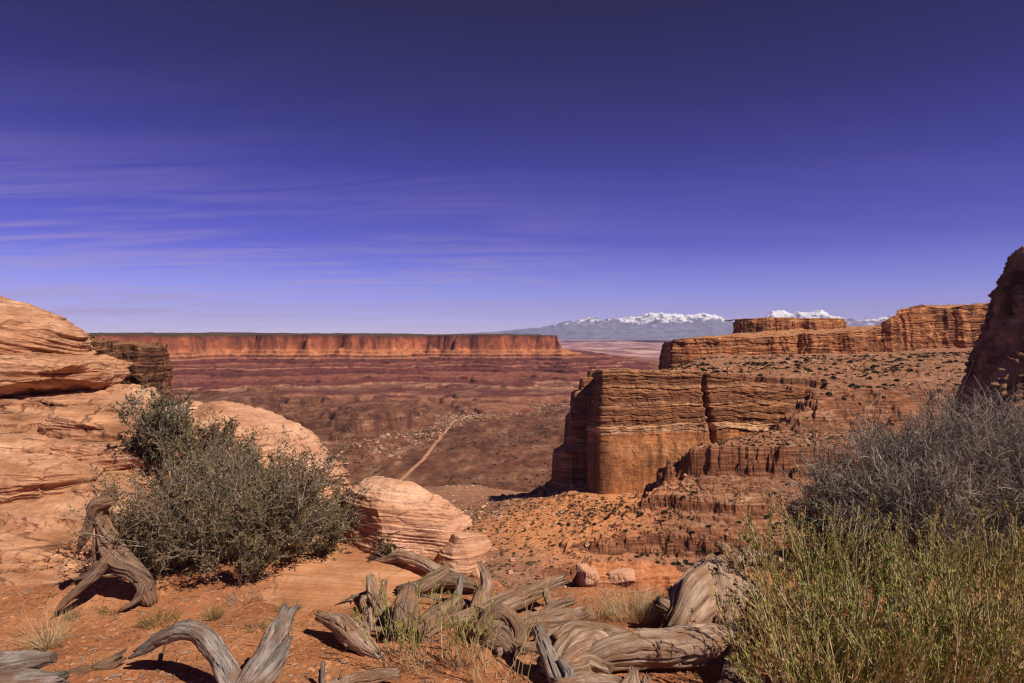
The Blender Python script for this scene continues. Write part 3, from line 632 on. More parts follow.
c = mixc(nt, ramp(nt, [(0.58, 0.0), (0.66, 0.7)], noise(nt, pos, 60.0, 3, 0.6)), c, (0.62, 0.34, 0.19))
c = mixc(nt, ramp(nt, [(0.50, 0.0), (0.62, 0.65)], noise(nt, pos, 1.4, 6, 0.68)), c, (0.25, 0.098, 0.05))
nzs = N(nt, "ShaderNodeSeparateXYZ"); nt.links.new(geo.outputs["Normal"], nzs.inputs[0])
nt.links.new(c, b.inputs["Base Color"])
bp = N(nt, "ShaderNodeBump"); bp.inputs["Distance"].default_value = 0.02
nt.links.new(math_(nt, 'ADD', noise(nt, pos, 26.0, 6, 0.7), math_(nt, 'MULTIPLY', noise(nt, pos, 120.0, 3, 0.6), 0.3)), bp.inputs["Height"]); nt.links.new(bp.outputs[0], b.inputs["Normal"])
MAT["sand"] = m
gr = obj("ground", new_mesh("ground", np.stack([GX, GY, GZ], -1).reshape(-1, 3), grid_faces(len(gx), len(gy)), MAT["sand"]))
tag(gr, "orange red sandy ground at the canyon rim in the foreground", "ground", kind="structure")

# ------------------------------------------------------------------ sandstone
def cube_sphere(n):
    t = np.tan(np.linspace(-1, 1, n) * math.pi / 4); A, B = np.meshgrid(t, t, indexing='ij'); o = np.ones_like(A)
    fs = [(o, A, B), (-o, B, A), (B, o, A), (A, -o, B), (A, B, o), (B, A, -o)]
    V = np.concatenate([np.stack(f, -1).reshape(-1, 3) for f in fs]); V /= np.linalg.norm(V, axis=1, keepdims=True)
    Fc = np.concatenate([grid_faces(n, n) + i * n * n for i in range(6)])
    key = np.round(V * 1e5).astype(np.int64); _, idx, inv = np.unique(key, axis=0, return_index=True, return_inverse=True)
    return V[idx], inv.ravel()[Fc]
_CS = {}
def boulder_mesh(name, size, rot, mat, seed, n=90, p=3.0, beds=0.10, bed_amp=0.05, rough=0.05, tilt=(0.0, 0.0), facets=0, warp=0.16, joints=0.0, at=(0, 0, 0)):
    if n not in _CS: _CS[n] = cube_sphere(n)
    d, Fc = _CS[n]; sx, sy, sz = size; s = (sx * sy * sz) ** (1 / 3)
    r = (np.abs(d[:, 0]) ** p + np.abs(d[:, 1]) ** p + np.abs(d[:, 2]) ** p) ** (-1 / p)
    V = d * r[:, None]
    V = V * (1 + warp * fbm3(V[:, 0] * 1.1 + seed, V[:, 1] * 1.1, V[:, 2] * 1.1, 2, seed))[:, None]
    rng = np.random.default_rng(seed)
    for k in range(facets):
        nk = rng.normal(size=3); nk /= np.linalg.norm(nk); sk = V @ nk; V = V - nk[None] * (np.maximum(sk - sk.max() * rng.uniform(0.68, 0.93), 0) * 0.92)[:, None]
    V = V * np.array(size)
    c, s_ = math.cos(rot[1]), math.sin(rot[1]); V = V @ np.array([[c, 0, -s_], [0, 1, 0], [s_, 0, c]])      # roll about y
    c, s_ = math.cos(rot[2]), math.sin(rot[2]); V = V @ np.array([[c, s_, 0], [-s_, c, 0], [0, 0, 1]])      # turn about z
    c, s_ = math.cos(rot[0]), math.sin(rot[0]); V = V @ np.array([[1, 0, 0], [0, c, s_], [0, -s_, c]])
    W = V + np.array(at)
    zz = W[:, 2] + tilt[0] * W[:, 0] + tilt[1] * W[:, 1] + 0.35 * beds * fbm3(W[:, 0] * 1.5, W[:, 1] * 1.5, W[:, 2] * 1.5, 3, seed + 3)
    b1 = vn3(zz / beds, W[:, 0] * 0.45, W[:, 1] * 0.45, seed + 4); b2 = vn3(zz / (beds * 0.36), W[:, 0] * 1.1, W[:, 1] * 1.1, seed + 5); b3 = vn3(zz / (beds * 0.14), W[:, 0] * 1.6, W[:, 1] * 1.6, seed + 12)
    brk = sstep(-0.2, 0.25, fbm3(W[:, 0] * 1.2, W[:, 1] * 1.2, W[:, 2] * 3, 3, seed + 14))
    gap = np.minimum(1, np.abs(b1) * 12); gap2 = np.minimum(1, np.abs(b2) * 7)                                # thin recessed bedding planes
    off = bed_amp * (0.45 * np.tanh(5 * b1) + 0.40 * np.tanh(4 * b2) + 0.22 * np.tanh(3 * b3) - brk * (1.0 * (1 - gap) + 0.45 * (1 - gap2)))
    nrm = V / np.array(size) ** 2; nrm = np.sign(nrm) * np.abs(nrm); nrm /= np.linalg.norm(nrm, axis=1, keepdims=True) + 1e-9
    flatn = nrm.copy(); flatn[:, 2] *= 0.3
    V = V + flatn * off[:, None]
    V = V + nrm * (rough * (0.7 * fbm3(W[:, 0] / 0.35, W[:, 1] / 0.35, W[:, 2] / 0.22, 6, seed + 6, 0.58) + 0.45 * fbm3(W[:, 0] / 0.22, W[:, 1] / 0.22, W[:, 2] / 0.10, 4, seed + 16, 0.6, True)))[:, None]
    if joints:
        q = fbm3(W[:, 0] * 0.9, W[:, 1] * 0.9, W[:, 2] * 0.25, 2, seed + 8); q2 = fbm3(W[:, 0] * 1.6 + 4, W[:, 1] * 0.5, W[:, 2] * 0.5, 2, seed + 9)
        V = V - nrm * (joints * (np.exp(-(q / 0.012) ** 2) + 0.8 * np.exp(-(q2 / 0.012) ** 2)))[:, None]
    return new_mesh(name, V, Fc, mat)

def boulder(name, label, cat, px, py, D, size, rot=(0, 0, 0), mat="sandstone", parent=None, **kw):
    c = P(px, py, D)
    o = obj(name, boulder_mesh(name, size, rot, MAT[mat], at=c, **kw), parent, c)
    if label: tag(o, label, cat)
    return o

# the pale outcrop on the left: stepped body, blocky band and cross-bedded dome
oc = empty("sandstone_outcrop", (0, 0, 0))
tag(oc, "large pale layered sandstone outcrop with a rounded cross-bedded top on the left", "rock outcrop")
ox = np.r_[np.linspace(-16, -5.2, 160)[:-1], np.linspace(-5.2, -1.7, 420)]; oy = np.r_[np.linspace(3.6, 9.4, 560), np.linspace(9.5, 15, 40)]
OX, OY = np.meshgrid(ox, oy, indexing='ij')
def outcrop_h(x, y):
    w = 0.16 * fbm2(x / 0.9, y / 0.9, 4, 321); w2 = 0.16 * fbm2(x / 0.9 + 5, y / 0.9, 4, 322)
    ye = y + 0.30 * fbm2(x / 1.6, y / 1.6, 3, 323) - 0.05 * (x + 2.6)
    h = np.interp(ye, [3.9, 4.4, 4.9, 5.5, 6.1, 6.8, 7.6, 8.4, 12], [-0.25, -0.02, 0.13, 0.33, 0.55, 0.80, 1.04, 1.12, 1.3])
    f1, f2, cid = cell2((x + w) / 1.5, (y + w2) / 0.85, 324)
    h = h + 0.05 * cid + 0.03 * fbm2(x / 0.4, y / 0.4, 4, 325)
    hh = h + 0.05 * x
    t = 0.30 * hh + 0.70 * terrace(hh + 0.02 * fbm2(x / 0.12, y / 0.12, 3, 326), 0.155, 0.72, 0.05)
    h = t - 0.05 * x
    h = h - 0.09 * np.exp(-(f2 / 0.028) ** 2) * sstep(-0.25, 0.1, fbm2(x / 0.8, y / 0.8, 2, 327))
    h = h + 0.010 * fbm2(x / 0.07, y / 0.07, 4, 328, 0.6) + 0.02 * fbm2(x / 0.25, y / 0.1, 3, 329)
    bx = -0.50 * y - 0.08 + 0.16 * fbm2(x / 0.5, y / 0.5, 4, 330) - 0.10 * sstep(6.2, 7.5, y)
    return h - np.interp(x - bx, [-0.25, -0.05, 0.05, 0.3, 1.0], [0, 0.05, 0.20, 0.8, 2.2]) - np.interp(y, [8.8, 9.3, 15], [0, 0.6, 8])
OZ = outcrop_h(OX, OY)
VO = np.stack([OX, OY, OZ], -1); VO[..., 1] += 0.0
gy_ = np.gradient(OZ, axis=1) / np.gradient(OY, axis=1); stp = sstep(0.6, 2.0, np.abs(gy_))
VO[..., 1] -= stp * 0.035 * np.tanh(3 * vn2(OZ / 0.035, OX / 0.6, 331))                       # the riser edges overhang and recede bed by bed
bd = obj("bedrock", new_mesh("bedrock", VO.reshape(-1, 3), grid_faces(len(ox), len(oy)), MAT["sandstone"]), oc)
boulder("rock_layer", None, None, -4, 373, 8.3, (1.36, 0.95, 0.215), facets=16, seed=401, n=130, p=5, beds=0.13, bed_amp=0.05, rough=0.07, joints=0.025, parent=oc, warp=0.10, rot=(0, 0.02, 0.1))
boulder("rock_layer", None, None, -120, 378, 8.2, (1.3, 0.9, 0.24), facets=16, seed=402, n=80, p=4, beds=0.13, bed_amp=0.05, rough=0.07, joints=0.04, parent=oc)
boulder("rock_dome", None, None, -92, 352, 9.2, (2.30, 1.7, 0.90), seed=403, n=220, p=1.85, beds=0.085, bed_amp=0.045, rough=0.05, tilt=(0.22, 0.1), joints=0.0, parent=oc, warp=0.03)
boulder("rock_layer", None, None, 18, 480, 5.85, (0.62, 0.45, 0.17), facets=16, seed=404, n=80, p=4, beds=0.10, bed_amp=0.035, rough=0.06, joints=0.03, parent=oc, rot=(0, 0.06, 0.2))
boulder("rock_layer", None, None, 118, 455, 6.5, (0.50, 0.40, 0.13), facets=16, seed=405, n=70, p=4, beds=0.09, bed_amp=0.03, rough=0.05, joints=0.025, parent=oc, rot=(0, 0.12, 0.1))
boulder("rock_layer", None, None, 105, 425, 7.2, (0.52, 0.5, 0.15), facets=16, seed=406, n=70, p=4, beds=0.09, bed_amp=0.03, rough=0.05, joints=0.025, parent=oc, rot=(0, 0.15, 0.1))

boulder("boulder", "long sloping pale sandstone boulder rising behind the big dark shrub", "boulder", 262, 468, 6.9, (1.02, 0.75, 0.50), facets=22, seed=411, n=180, p=2.6, beds=0.11, bed_amp=0.045, rough=0.05, tilt=(-0.25, 0.1), joints=0.025, mat="boulder", rot=(0, 0.42, 0.1), warp=0.10)
boulder("boulder", "rounded pale sandstone boulder with layered sides beside the fallen branches", "boulder", 400, 541, 5.30, (0.50, 0.42, 0.46), facets=7, seed=432, n=190, p=2.7, beds=0.085, bed_amp=0.020, rough=0.045, tilt=(0.12, 0.1), joints=0.0, mat="boulder", rot=(0, 0.10, 0.2), warp=0.10)
boulder("boulder", "small pale angular boulder at the foot of the rounded layered boulder", "boulder", 462, 562, 5.0, (0.16, 0.15, 0.22), facets=22, seed=413, n=60, p=3.2, beds=0.09, bed_amp=0.015, rough=0.03, mat="boulder", rot=(0, 0.5, 0.2))
boulder("boulder", "small orange boulder at the rim right of the pale angular one", "boulder", 480, 580, 4.9, (0.085, 0.09, 0.09), facets=22, mat="boulder", seed=414, n=50, p=3.2, beds=0.06, bed_amp=0.012, rough=0.02)
boulder("boulder", "tilted flat pale rock under the long bare branch", "boulder", 389, 578, 4.85, (0.10, 0.08, 0.032), facets=22, seed=415, n=40, p=3.5, beds=0.05, bed_amp=0.01, rough=0.02, mat="boulder", rot=(0, 0.35, 0.2))
boulder("boulder", "pale triangular rock under the crossing branches", "boulder", 414, 574, 4.95, (0.10, 0.08, 0.05), facets=22, seed=416, n=40, p=2.6, beds=0.05, bed_amp=0.01, rough=0.02, mat="boulder", rot=(0, 0.6, 0.1))
boulder("sandstone_slab", "smooth wind-worn sandstone slab in the sand below the layered boulder", "rock slab", 335, 584, 4.80, (0.74, 0.60, 0.15), mat="slab", seed=417, n=120, p=2.3, beds=0.03, bed_amp=0.006, rough=0.02, tilt=(0.05, 0.25), rot=(0.16, 0.03, 0.15), warp=0.08)
boulder("boulder", "rounded pale rock between the dark shrub and the layered boulder", "boulder", 322, 545, 5.2, (0.20, 0.2, 0.14), facets=22, mat="boulder", seed=418, n=60, p=2.6, beds=0.06, bed_amp=0.012, rough=0.03)
boulder("boulder", "pale rock hump half hidden in the upper shrubs", "boulder", 180, 415, 7.3, (0.30, 0.3, 0.16), facets=22, mat="boulder", seed=419, n=60, p=2.6, beds=0.07, bed_amp=0.015, rough=0.03)

# ------------------------------------------------------------------ weathered wood
def wood_mat(name, dark, mid, light, warm=0.0):
    m, nt, b = base_mat(name, 0.85, 0.15)
    at = N(nt, "ShaderNodeAttribute"); at.attribute_name = "grain"; g = at.outputs["Vector"]
    n1 = noise(nt, vmul(nt, g, (1, 1, 0.10)), 1.5, 6, 0.68, 0.3)
    n2 = noise(nt, vmul(nt, g, (1, 1, 0.05)), 5.5, 5, 0.68, 0.2)
    f = math_(nt, 'ADD', math_(nt, 'MULTIPLY', n1, 0.68), math_(nt, 'MULTIPLY', n2, 0.32))
    c = ramp(nt, [(0.36, dark), (0.445, mid), (0.55, light)], f)
    ge = N(nt, "ShaderNodeNewGeometry")
    c = mixc(nt, ramp(nt, [(0.46, 0.0), (0.60, 0.8)], noise(nt, ge.outputs["Position"], 7.0, 4, 0.6)), c, (0.34 + warm, 0.185 + warm * 0.4, 0.105))
    nt.links.new(c, b.inputs["Base Color"])
    bp = N(nt, "ShaderNodeBump"); bp.inputs["Distance"].default_value = 0.02; bp.inputs["Strength"].default_value = 1.0
    nt.links.new(math_(nt, 'ADD', math_(nt, 'MULTIPLY', n1, 0.6), n2), bp.inputs["Height"]); nt.links.new(bp.outputs[0], b.inputs["Normal"])
    return m
MAT["wood"] = wood_mat("weathered_wood", (0.055, 0.032, 0.022), (0.31, 0.19, 0.128), (0.56, 0.39, 0.285))
MAT["wood_dark"] = wood_mat("dark_weathered_wood", (0.03, 0.02, 0.016), (0.16, 0.095, 0.066), (0.34, 0.22, 0.155))
MAT["wood_grey"] = wood_mat("grey_weathered_wood", (0.05, 0.042, 0.038), (0.21, 0.175, 0.155), (0.46, 0.38, 0.325), -0.06)

def tube(pts, seed, m=64, ring=0.008, ridge=0.16, twist=0.0, jag0=1.0, jag1=1.0, ell=1.0, lump=0.12, hollow=0.0):
    """a piece of wood along pts (x, y, z, radius); ridged along the grain, splintered ends; ell widens it sideways"""
    pts = np.asarray(pts, float)
    L = np.linalg.norm(np.diff(pts[:, :3], axis=0), axis=1); d = np.r_[0, np.cumsum(L)]
    n = int(np.clip(d[-1] / ring, 10, 170)); t = np.linspace(0, d[-1], n)
    mm = np.gradient(pts, d, axis=0) if len(pts) > 2 else np.repeat((pts[1:] - pts[:1]) / d[-1], 2, 0)
    i = np.clip(np.searchsorted(d, t, side='right') - 1, 0, len(pts) - 2); h = (d[i + 1] - d[i])[:, None]; s = ((t - d[i]) / h[:, 0])[:, None]
    C = (2 * s**3 - 3 * s**2 + 1) * pts[i] + (s**3 - 2 * s**2 + s) * h * mm[i] + (-2 * s**3 + 3 * s**2) * pts[i + 1] + (s**3 - s**2) * h * mm[i + 1]
    R = np.maximum(C[:, 3], 0.002); C = C[:, :3].copy()
    rm = R.mean()
    C += rm * 0.35 * np.stack([fbm2(t / (6 * rm), 0 * t + k * 9.1, 3, seed + k) for k in range(3)], 1)
    T = np.gradient(C, axis=0); T /= np.linalg.norm(T, axis=1, keepdims=True)
    A = np.zeros((n, 3)); ref = np.array([0, 0, 1.0]) if abs(T[0, 2]) < 0.9 else np.array([1.0, 0, 0])
    a = ref - T[0] * (ref @ T[0])
    for k in range(n):
        a = a - T[k] * (a @ T[k]); a = a / np.linalg.norm(a); A[k] = a
    B = np.cross(T, A)
    th = np.linspace(0, 2 * math.pi, m, endpoint=False)[None]; tw = (twist * t / rm)[:, None]
    cg, sg = np.cos(th + tw), np.sin(th + tw); sl = (t / rm)[:, None]
    rd = fbm3(cg * 2.0, sg * 2.0, sl * 0.10 + seed, 4, seed + 10, 0.68, True)
    lp = fbm3(cg * 0.9, sg * 0.9, sl * 0.35 + seed, 3, seed + 20)
    crk = np.exp(-(fbm3(cg * 1.4 + 3, sg * 1.4, sl * 0.08 + seed, 2, seed + 30) / 0.045) ** 2)
    ridge = ridge * (0.15 + 1.5 * sstep(-0.45, 0.5, fbm3(cg * 0.8 + 2, sg * 0.8, sl * 0.45 + seed, 2, seed + 60)))
    knot = fbm3(cg * 1.6 + 7, sg * 1.6, sl * 0.8 + seed, 3, seed + 50)
    r = R[:, None] * (1 + 0.62 * ridge * rd + lump * 2 * lp + 0.10 * np.maximum(0, knot) - 0.30 * crk)
    V = C[:, None] + r[..., None] * (np.cos(th)[..., None] * A[:, None] + ell * np.sin(th)[..., None] * B[:, None])
    for end, jg, sgn in ((0, jag0, -1), (n - 1, jag1, 1)):
        V[end] += sgn * T[end] * (R[end] * jg * (0.2 + 0.9 * (0.6 * np.abs(vn2(th[0] * 2.1, 0 * th[0] + seed + end, seed + 40)) + 0.9 * np.abs(vn2(th[0] * 5.3, 0 * th[0] + seed + end, seed + 41)))))[:, None]
    c0 = (V[0].mean(0) + T[0] * R[0] * (0.15 + hollow))[None]; c1 = (V[-1].mean(0) - T[-1] * R[-1] * (0.15 + hollow))[None]
    # inner end rings give the broken ends a face
    i0 = (V[0] * 0.5 + c0 * 0.5); i1 = (V[-1] * 0.5 + c1 * 0.5)
    base = n * m
    W = np.concatenate([V.transpose(1, 0, 2).reshape(-1, 3), i0, i1, c0, c1])
    Fq = [grid_faces(m, n, True)]
    k = np.arange(m); k2 = (k + 1) % m
    Fq.append(np.stack([k2 * n, k * n, base + k, base + k2], 1)); Fq.append(np.stack([k * n + n - 1, k2 * n + n - 1, base + m + k2, base + m + k], 1))
    Ft = [np.stack([base + k2, base + k, np.full(m, base + 2 * m)], 1), np.stack([base + m + k, base + m + k2, np.full(m, base + 2 * m + 1)], 1)]
    sc = 0.9 + rm * 9.0
    G = np.stack([cg * sc * 1.0, sg * sc * 1.0, sl * sc + 0 * cg], -1).transpose(1, 0, 2).reshape(-1, 3) + seed * 1.37
    g0 = np.stack([np.cos(th[0]) * sc * 0.5, np.sin(th[0]) * sc * 0.5, 0 * th[0]], 1) + seed * 1.37
    G = np.concatenate([G, g0, g0 + 3, np.full((2, 3), seed * 1.37)])
    return W, np.concatenate(Fq), np.concatenate(Ft), G

def wood(name, label, cat, tubes, mat="wood", seed=1, rest=True):
    """tubes: list of (list of (px, py, D, radius_px), options)"""
    Vs, Q, Tr, Gs, o = [], [], [], [], 0
    best = 1.0
    if rest:                                          # slide it along the line of sight until it rests on the sand
        al = np.array([(np.r_[P(x, y, 1.0) - np.array((0, 0, EYE)), r / F] * D) for pp, kw in tubes for x, y, D, r in pp])
        fs = np.linspace(0.80, 1.15, 141); cl = []
        for f in fs:
            a = al * f; cl.append((EYE + a[:, 2] - 0.75 * a[:, 3] - ground_h(a[:, 0], a[:, 1], False)).min())
        best = fs[np.argmin(np.abs(np.array(cl) + 0.012))]
    for k, (pp, kw) in enumerate(tubes):
        pts = [np.r_[P(x, y, D * best), r * D * best / F] for x, y, D, r in pp]
        W, q, t, g = tube(pts, seed + 7 * k, **kw); Vs.append(W); Q.append(q + o); Tr.append(t + o); Gs.append(g); o += len(W)
    V = np.concatenate(Vs); c = np.array([V[:, 0].mean(), V[:, 1].mean(), V[:, 2].min()])
    ob = obj(name, new_mesh(name, V - c, [np.concatenate(Q), np.concatenate(Tr)], MAT[mat], attrs={"grain": np.concatenate(Gs)}), None, c)
    return tag(ob, label, cat)

wood("dead_stump", "twisted dead juniper stump standing before the left outcrop", "dead stump", [
    ([(149, 600, 4.42, 6), (145, 586, 4.42, 8), (133, 569, 4.42, 8.5), (119, 559, 4.42, 11), (109, 543, 4.42, 10), (102, 526, 4.42, 7.5), (99, 511, 4.42, 7.5), (107, 500, 4.42, 7.5)], dict(ridge=0.26, twist=0.2)),
    ([(112, 500, 4.41, 5), (98, 504, 4.39, 6), (90, 522, 4.38, 5), (84, 540, 4.37, 4.5), (79, 551, 4.37, 1.5)], dict(ridge=0.22)),
    ([(112, 548, 4.40, 7), (105, 564, 4.37, 6), (92, 578, 4.33, 5), (76, 592, 4.29, 4), (62, 606, 4.26, 3), (55, 613, 4.24, 1.2)], dict(ridge=0.25)),
    ([(104, 560, 4.4, 3.5), (88, 574, 4.36, 2.5), (74, 580, 4.33, 1.2)], dict(ridge=0.2, m=26)),
    ([(138, 576, 4.42, 6), (141, 590, 4.38, 5), (134, 602, 4.34, 3), (122, 609, 4.3, 1.2)], dict(ridge=0.2, m=30)),
    ([(97, 540, 4.42, 3.5), (95, 560, 4.4, 3), (92, 582, 4.35, 2)], dict(ridge=0.2, m=26))], "wood_dark", 11)
wood("forked_log", "grey arched forked log lying on the sand at the lower left", "fallen log", [
    ([(131, 656, 3.72, 1.6), (146, 648, 3.70, 4), (166, 637, 3.66, 6), (186, 632, 3.62, 8.5), (205, 641, 3.56, 9.5), (218, 660, 3.48, 10), (229, 682, 3.40, 11), (236, 700, 3.34, 12)], dict(ridge=0.2, twist=0.05)),
    ([(136, 650, 3.74, 1.5), (152, 640, 3.71, 3.5), (172, 630, 3.67, 5), (192, 628, 3.63, 7), (212, 640, 3.58, 7), (226, 664, 3.5, 7)], dict(ridge=0.2)),
    ([(234, 704, 3.33, 12), (244, 688, 3.38, 10), (258, 668, 3.44, 10.5), (271, 646, 3.50, 11), (281, 626, 3.56, 9.5), (285, 616, 3.58, 7)], dict(ridge=0.24, twist=0.08, jag1=1.4)),
    ([(250, 690, 3.36, 10), (264, 676, 3.40, 10), (280, 655, 3.44, 7), (289, 640, 3.46, 4)], dict(ridge=0.24)),
    ([(186, 632, 3.62, 4), (190, 621, 3.63, 2)], dict(ridge=0.2)), ([(205, 640, 3.6, 4), (214, 640, 3.6, 3.4), (217, 648, 3.58, 2)], dict(ridge=0.2))], "wood_grey", 21)
wood("stick", "thin dark stick leaning under the arched forked log", "stick", [([(165, 645, 3.66, 1.2), (161, 660, 3.58, 1.3), (157, 676, 3.5, 0.8)], dict(m=10, ridge=0.05))], "wood_dark", 31)
wood("log", "short grey log with a knob at the bottom edge left of centre", "fallen log", [
    ([(322, 694, 3.38, 7), (345, 684, 3.42, 7), (372, 676, 3.45, 6.5), (396, 673, 3.46, 4)], dict(ridge=0.2)), ([(341, 685, 3.42, 3), (341, 674, 3.42, 1.6)], dict(ridge=0.15, m=20))], "wood", 41)
wood("stick", "pair of upright broken sticks at the bottom edge", "stick", [([(322, 690, 3.36, 2.4), (323.5, 663, 3.40, 2.0)], dict(m=16, ridge=0.1)), ([(319, 690, 3.37, 1.6), (320, 671, 3.40, 1.3)], dict(m=14, ridge=0.1))], "wood_grey", 43)
wood("wood_slab", "flat pinkish grey slab of dead root lying on the sand", "dead wood", [
    ([(322, 617, 4.05, 5), (338, 624, 4.0, 10), (352, 636, 3.9, 12), (364, 648, 3.82, 9), (376, 657, 3.76, 4)], dict(ridge=0.2, ell=0.9, jag0=1.5, jag1=1.6)), ([(362, 640, 3.9, 8), (366, 624, 3.96, 6), (368, 610, 4.0, 4)], dict(ridge=0.2)),
    ([(338, 630, 3.95, 6), (347, 644, 3.85, 4)], dict(ridge=0.2))], "wood", 51)
wood("branch", "long bare branch crossing in front of the layered boulder", "dead branch", [
    ([(372, 558, 4.95, 2), (386, 560, 4.92, 4), (396, 556, 4.9, 5.5), (414, 559, 4.85, 6), (434, 569, 4.78, 6), (452, 576, 4.72, 6), (474, 588, 4.62, 5)], dict(ridge=0.18)), ([(394, 556, 4.9, 3), (392, 548, 4.92, 1.2)], dict(m=20))], "wood", 61)
wood("branch", "thick split branch lying under the long bare branch", "dead branch", [
    ([(404, 592, 4.62, 7), (420, 588, 4.62, 8), (434, 580, 4.64, 8), (446, 571, 4.68, 6)], dict(ridge=0.24)), ([(440, 582, 4.66, 7), (458, 582, 4.62, 8), (472, 586, 4.58, 5)], dict(ridge=0.22))], "wood_dark", 71)
wood("root", "curved upright root at the left end of the branch pile", "dead root", [
    ([(372, 579, 4.60, 3.5), (374, 590, 4.55, 5.5), (379, 604, 4.46, 6.5), (388, 617, 4.36, 6)], dict(ridge=0.22)), ([(372, 584, 4.58, 3), (370, 596, 4.53, 3.6), (362, 601, 4.50, 3), (364, 607, 4.47, 3.5)], dict(ridge=0.18)), ([(381, 600, 4.46, 4), (384, 584, 4.56, 3)], dict(ridge=0.2))], "wood", 81)
wood("stump", "rough dark stump in the middle of the branch pile", "dead stump", [
    ([(400, 628, 4.2, 13), (404, 612, 4.34, 14), (407, 596, 4.5, 9)], dict(ridge=0.3, lump=0.25)), ([(424, 630, 4.2, 11), (440, 618, 4.30, 12), (454, 606, 4.42, 8)], dict(ridge=0.26, lump=0.2))], "wood_dark", 91)
wood("stick", "thin grey stick slanting across the dark stump", "stick", [([(397, 622, 4.18, 4), (404, 604, 4.24, 4), (413, 586, 4.32, 3.2)], dict(ridge=0.16, m=26))], "wood_grey", 101)
wood("stick", "pale broken stick leaning against the branch pile", "stick", [([(451, 614, 4.20, 4.2), (456, 600, 4.26, 3.6), (462, 578, 4.36, 3.2)], dict(ridge=0.16, m=26, jag1=0.4))], "wood_grey", 111)
wood("stick", "short dark stub sticking up before the small pale boulder", "stick", [([(446, 573, 4.8, 2.5), (447, 559, 4.8, 2.6)], dict(ridge=0.12, m=20, jag1=0.4))], "wood_dark", 121)
wood("root", "tall curved grey slab of root standing at the rim", "dead root", [
    ([(478, 616, 4.20, 8), (482, 600, 4.30, 7.5), (487, 585, 4.36, 6), (485, 573, 4.40, 5), (480, 564, 4.44, 2.5)], dict(ridge=0.24)), ([(474, 612, 4.2, 6), (478, 596, 4.28, 4)], dict(ridge=0.2))], "wood", 131)
wood("log", "pale splintered log pointing out over the rim", "fallen log", [
    ([(478, 614, 4.22, 8), (498, 606, 4.25, 9.5), (520, 599, 4.28, 9), (540, 590, 4.31, 7), (556, 583, 4.34, 4.5)], dict(ridge=0.2, jag1=2.2)),
    ([(498, 604, 4.26, 5), (514, 594, 4.30, 4), (522, 587, 4.33, 2.5)], dict(ridge=0.2)), ([(508, 594, 4.3, 2.2), (514, 583, 4.32, 1.2)], dict(m=14, ridge=0.1)), ([(545, 592, 4.3, 4), (548, 603, 4.26, 3)], dict(ridge=0.2, m=24))], "wood", 141)
wood("log", "grey log with a knobby broken end lying behind the curled root", "fallen log", [
    ([(512, 630, 4.10, 9), (532, 623, 4.12, 10), (552, 619, 4.14, 10), (568, 616, 4.15, 9), (577, 613, 4.16, 6)], dict(ridge=0.2, jag1=1.6)),
    ([(536, 616, 4.15, 4), (556, 607, 4.18, 5), (571, 602, 4.20, 3.4)], dict(ridge=0.2)), ([(536, 628, 4.1, 6), (550, 629, 4.08, 5), (559, 630, 4.06, 2.5)], dict(ridge=0.18, m=24))], "wood", 151)
wood("root", "hollow curled root with a rusty brown broken face", "dead root", [
    ([(478, 630, 4.02, 7), (487, 615, 4.05, 7), (501, 612, 4.05, 7.5), (514, 620, 4.02, 8), (521, 634, 3.97, 9), (519, 648, 3.92, 8)], dict(ridge=0.2, hollow=0.5)), ([(496, 634, 4.02, 13), (510, 642, 3.94, 12), (514, 646, 3.9, 10)], dict(ridge=0.25, lump=0.25)),
    ([(484, 622, 4.06, 10), (496, 628, 4.04, 12)], dict(ridge=0.25))], "wood_dark", 161)
wood("post_stub", "upright split plank of wood leaning at the bottom centre", "dead wood", [([(558, 690, 3.55, 9), (551, 668, 3.66, 9), (544, 648, 3.74, 9), (538, 633, 3.80, 7)], dict(ridge=0.22, ell=0.8, jag1=0.8)), ([(564, 690, 3.5, 4), (570, 674, 3.56, 5), (562, 662, 3.62, 3)], dict(ridge=0.2))], "wood_grey", 171)
wood("log", "thick pale horizontal log in front of the fan shaped root", "fallen log", [
    ([(590, 664, 3.74, 11), (604, 655, 3.74, 13), (630, 649, 3.74, 16), (664, 645, 3.74, 17), (700, 642, 3.74, 16), (732, 638, 3.76, 14), (746, 636, 3.76, 13)], dict(ridge=0.15, lump=0.07, jag0=2.0)),
    ([(576, 650, 3.78, 6), (592, 645, 3.78, 8), (612, 650, 3.76, 9)], dict(ridge=0.25, jag0=1.8))], "wood", 181)
wood("log", "thin brown log lying under the thick pale log", "fallen log", [([(560, 678, 3.62, 4), (590, 670, 3.66, 5), (630, 664, 3.68, 6), (690, 660, 3.70, 6), (738, 656, 3.72, 6)], dict(ridge=0.2))], "wood", 191)
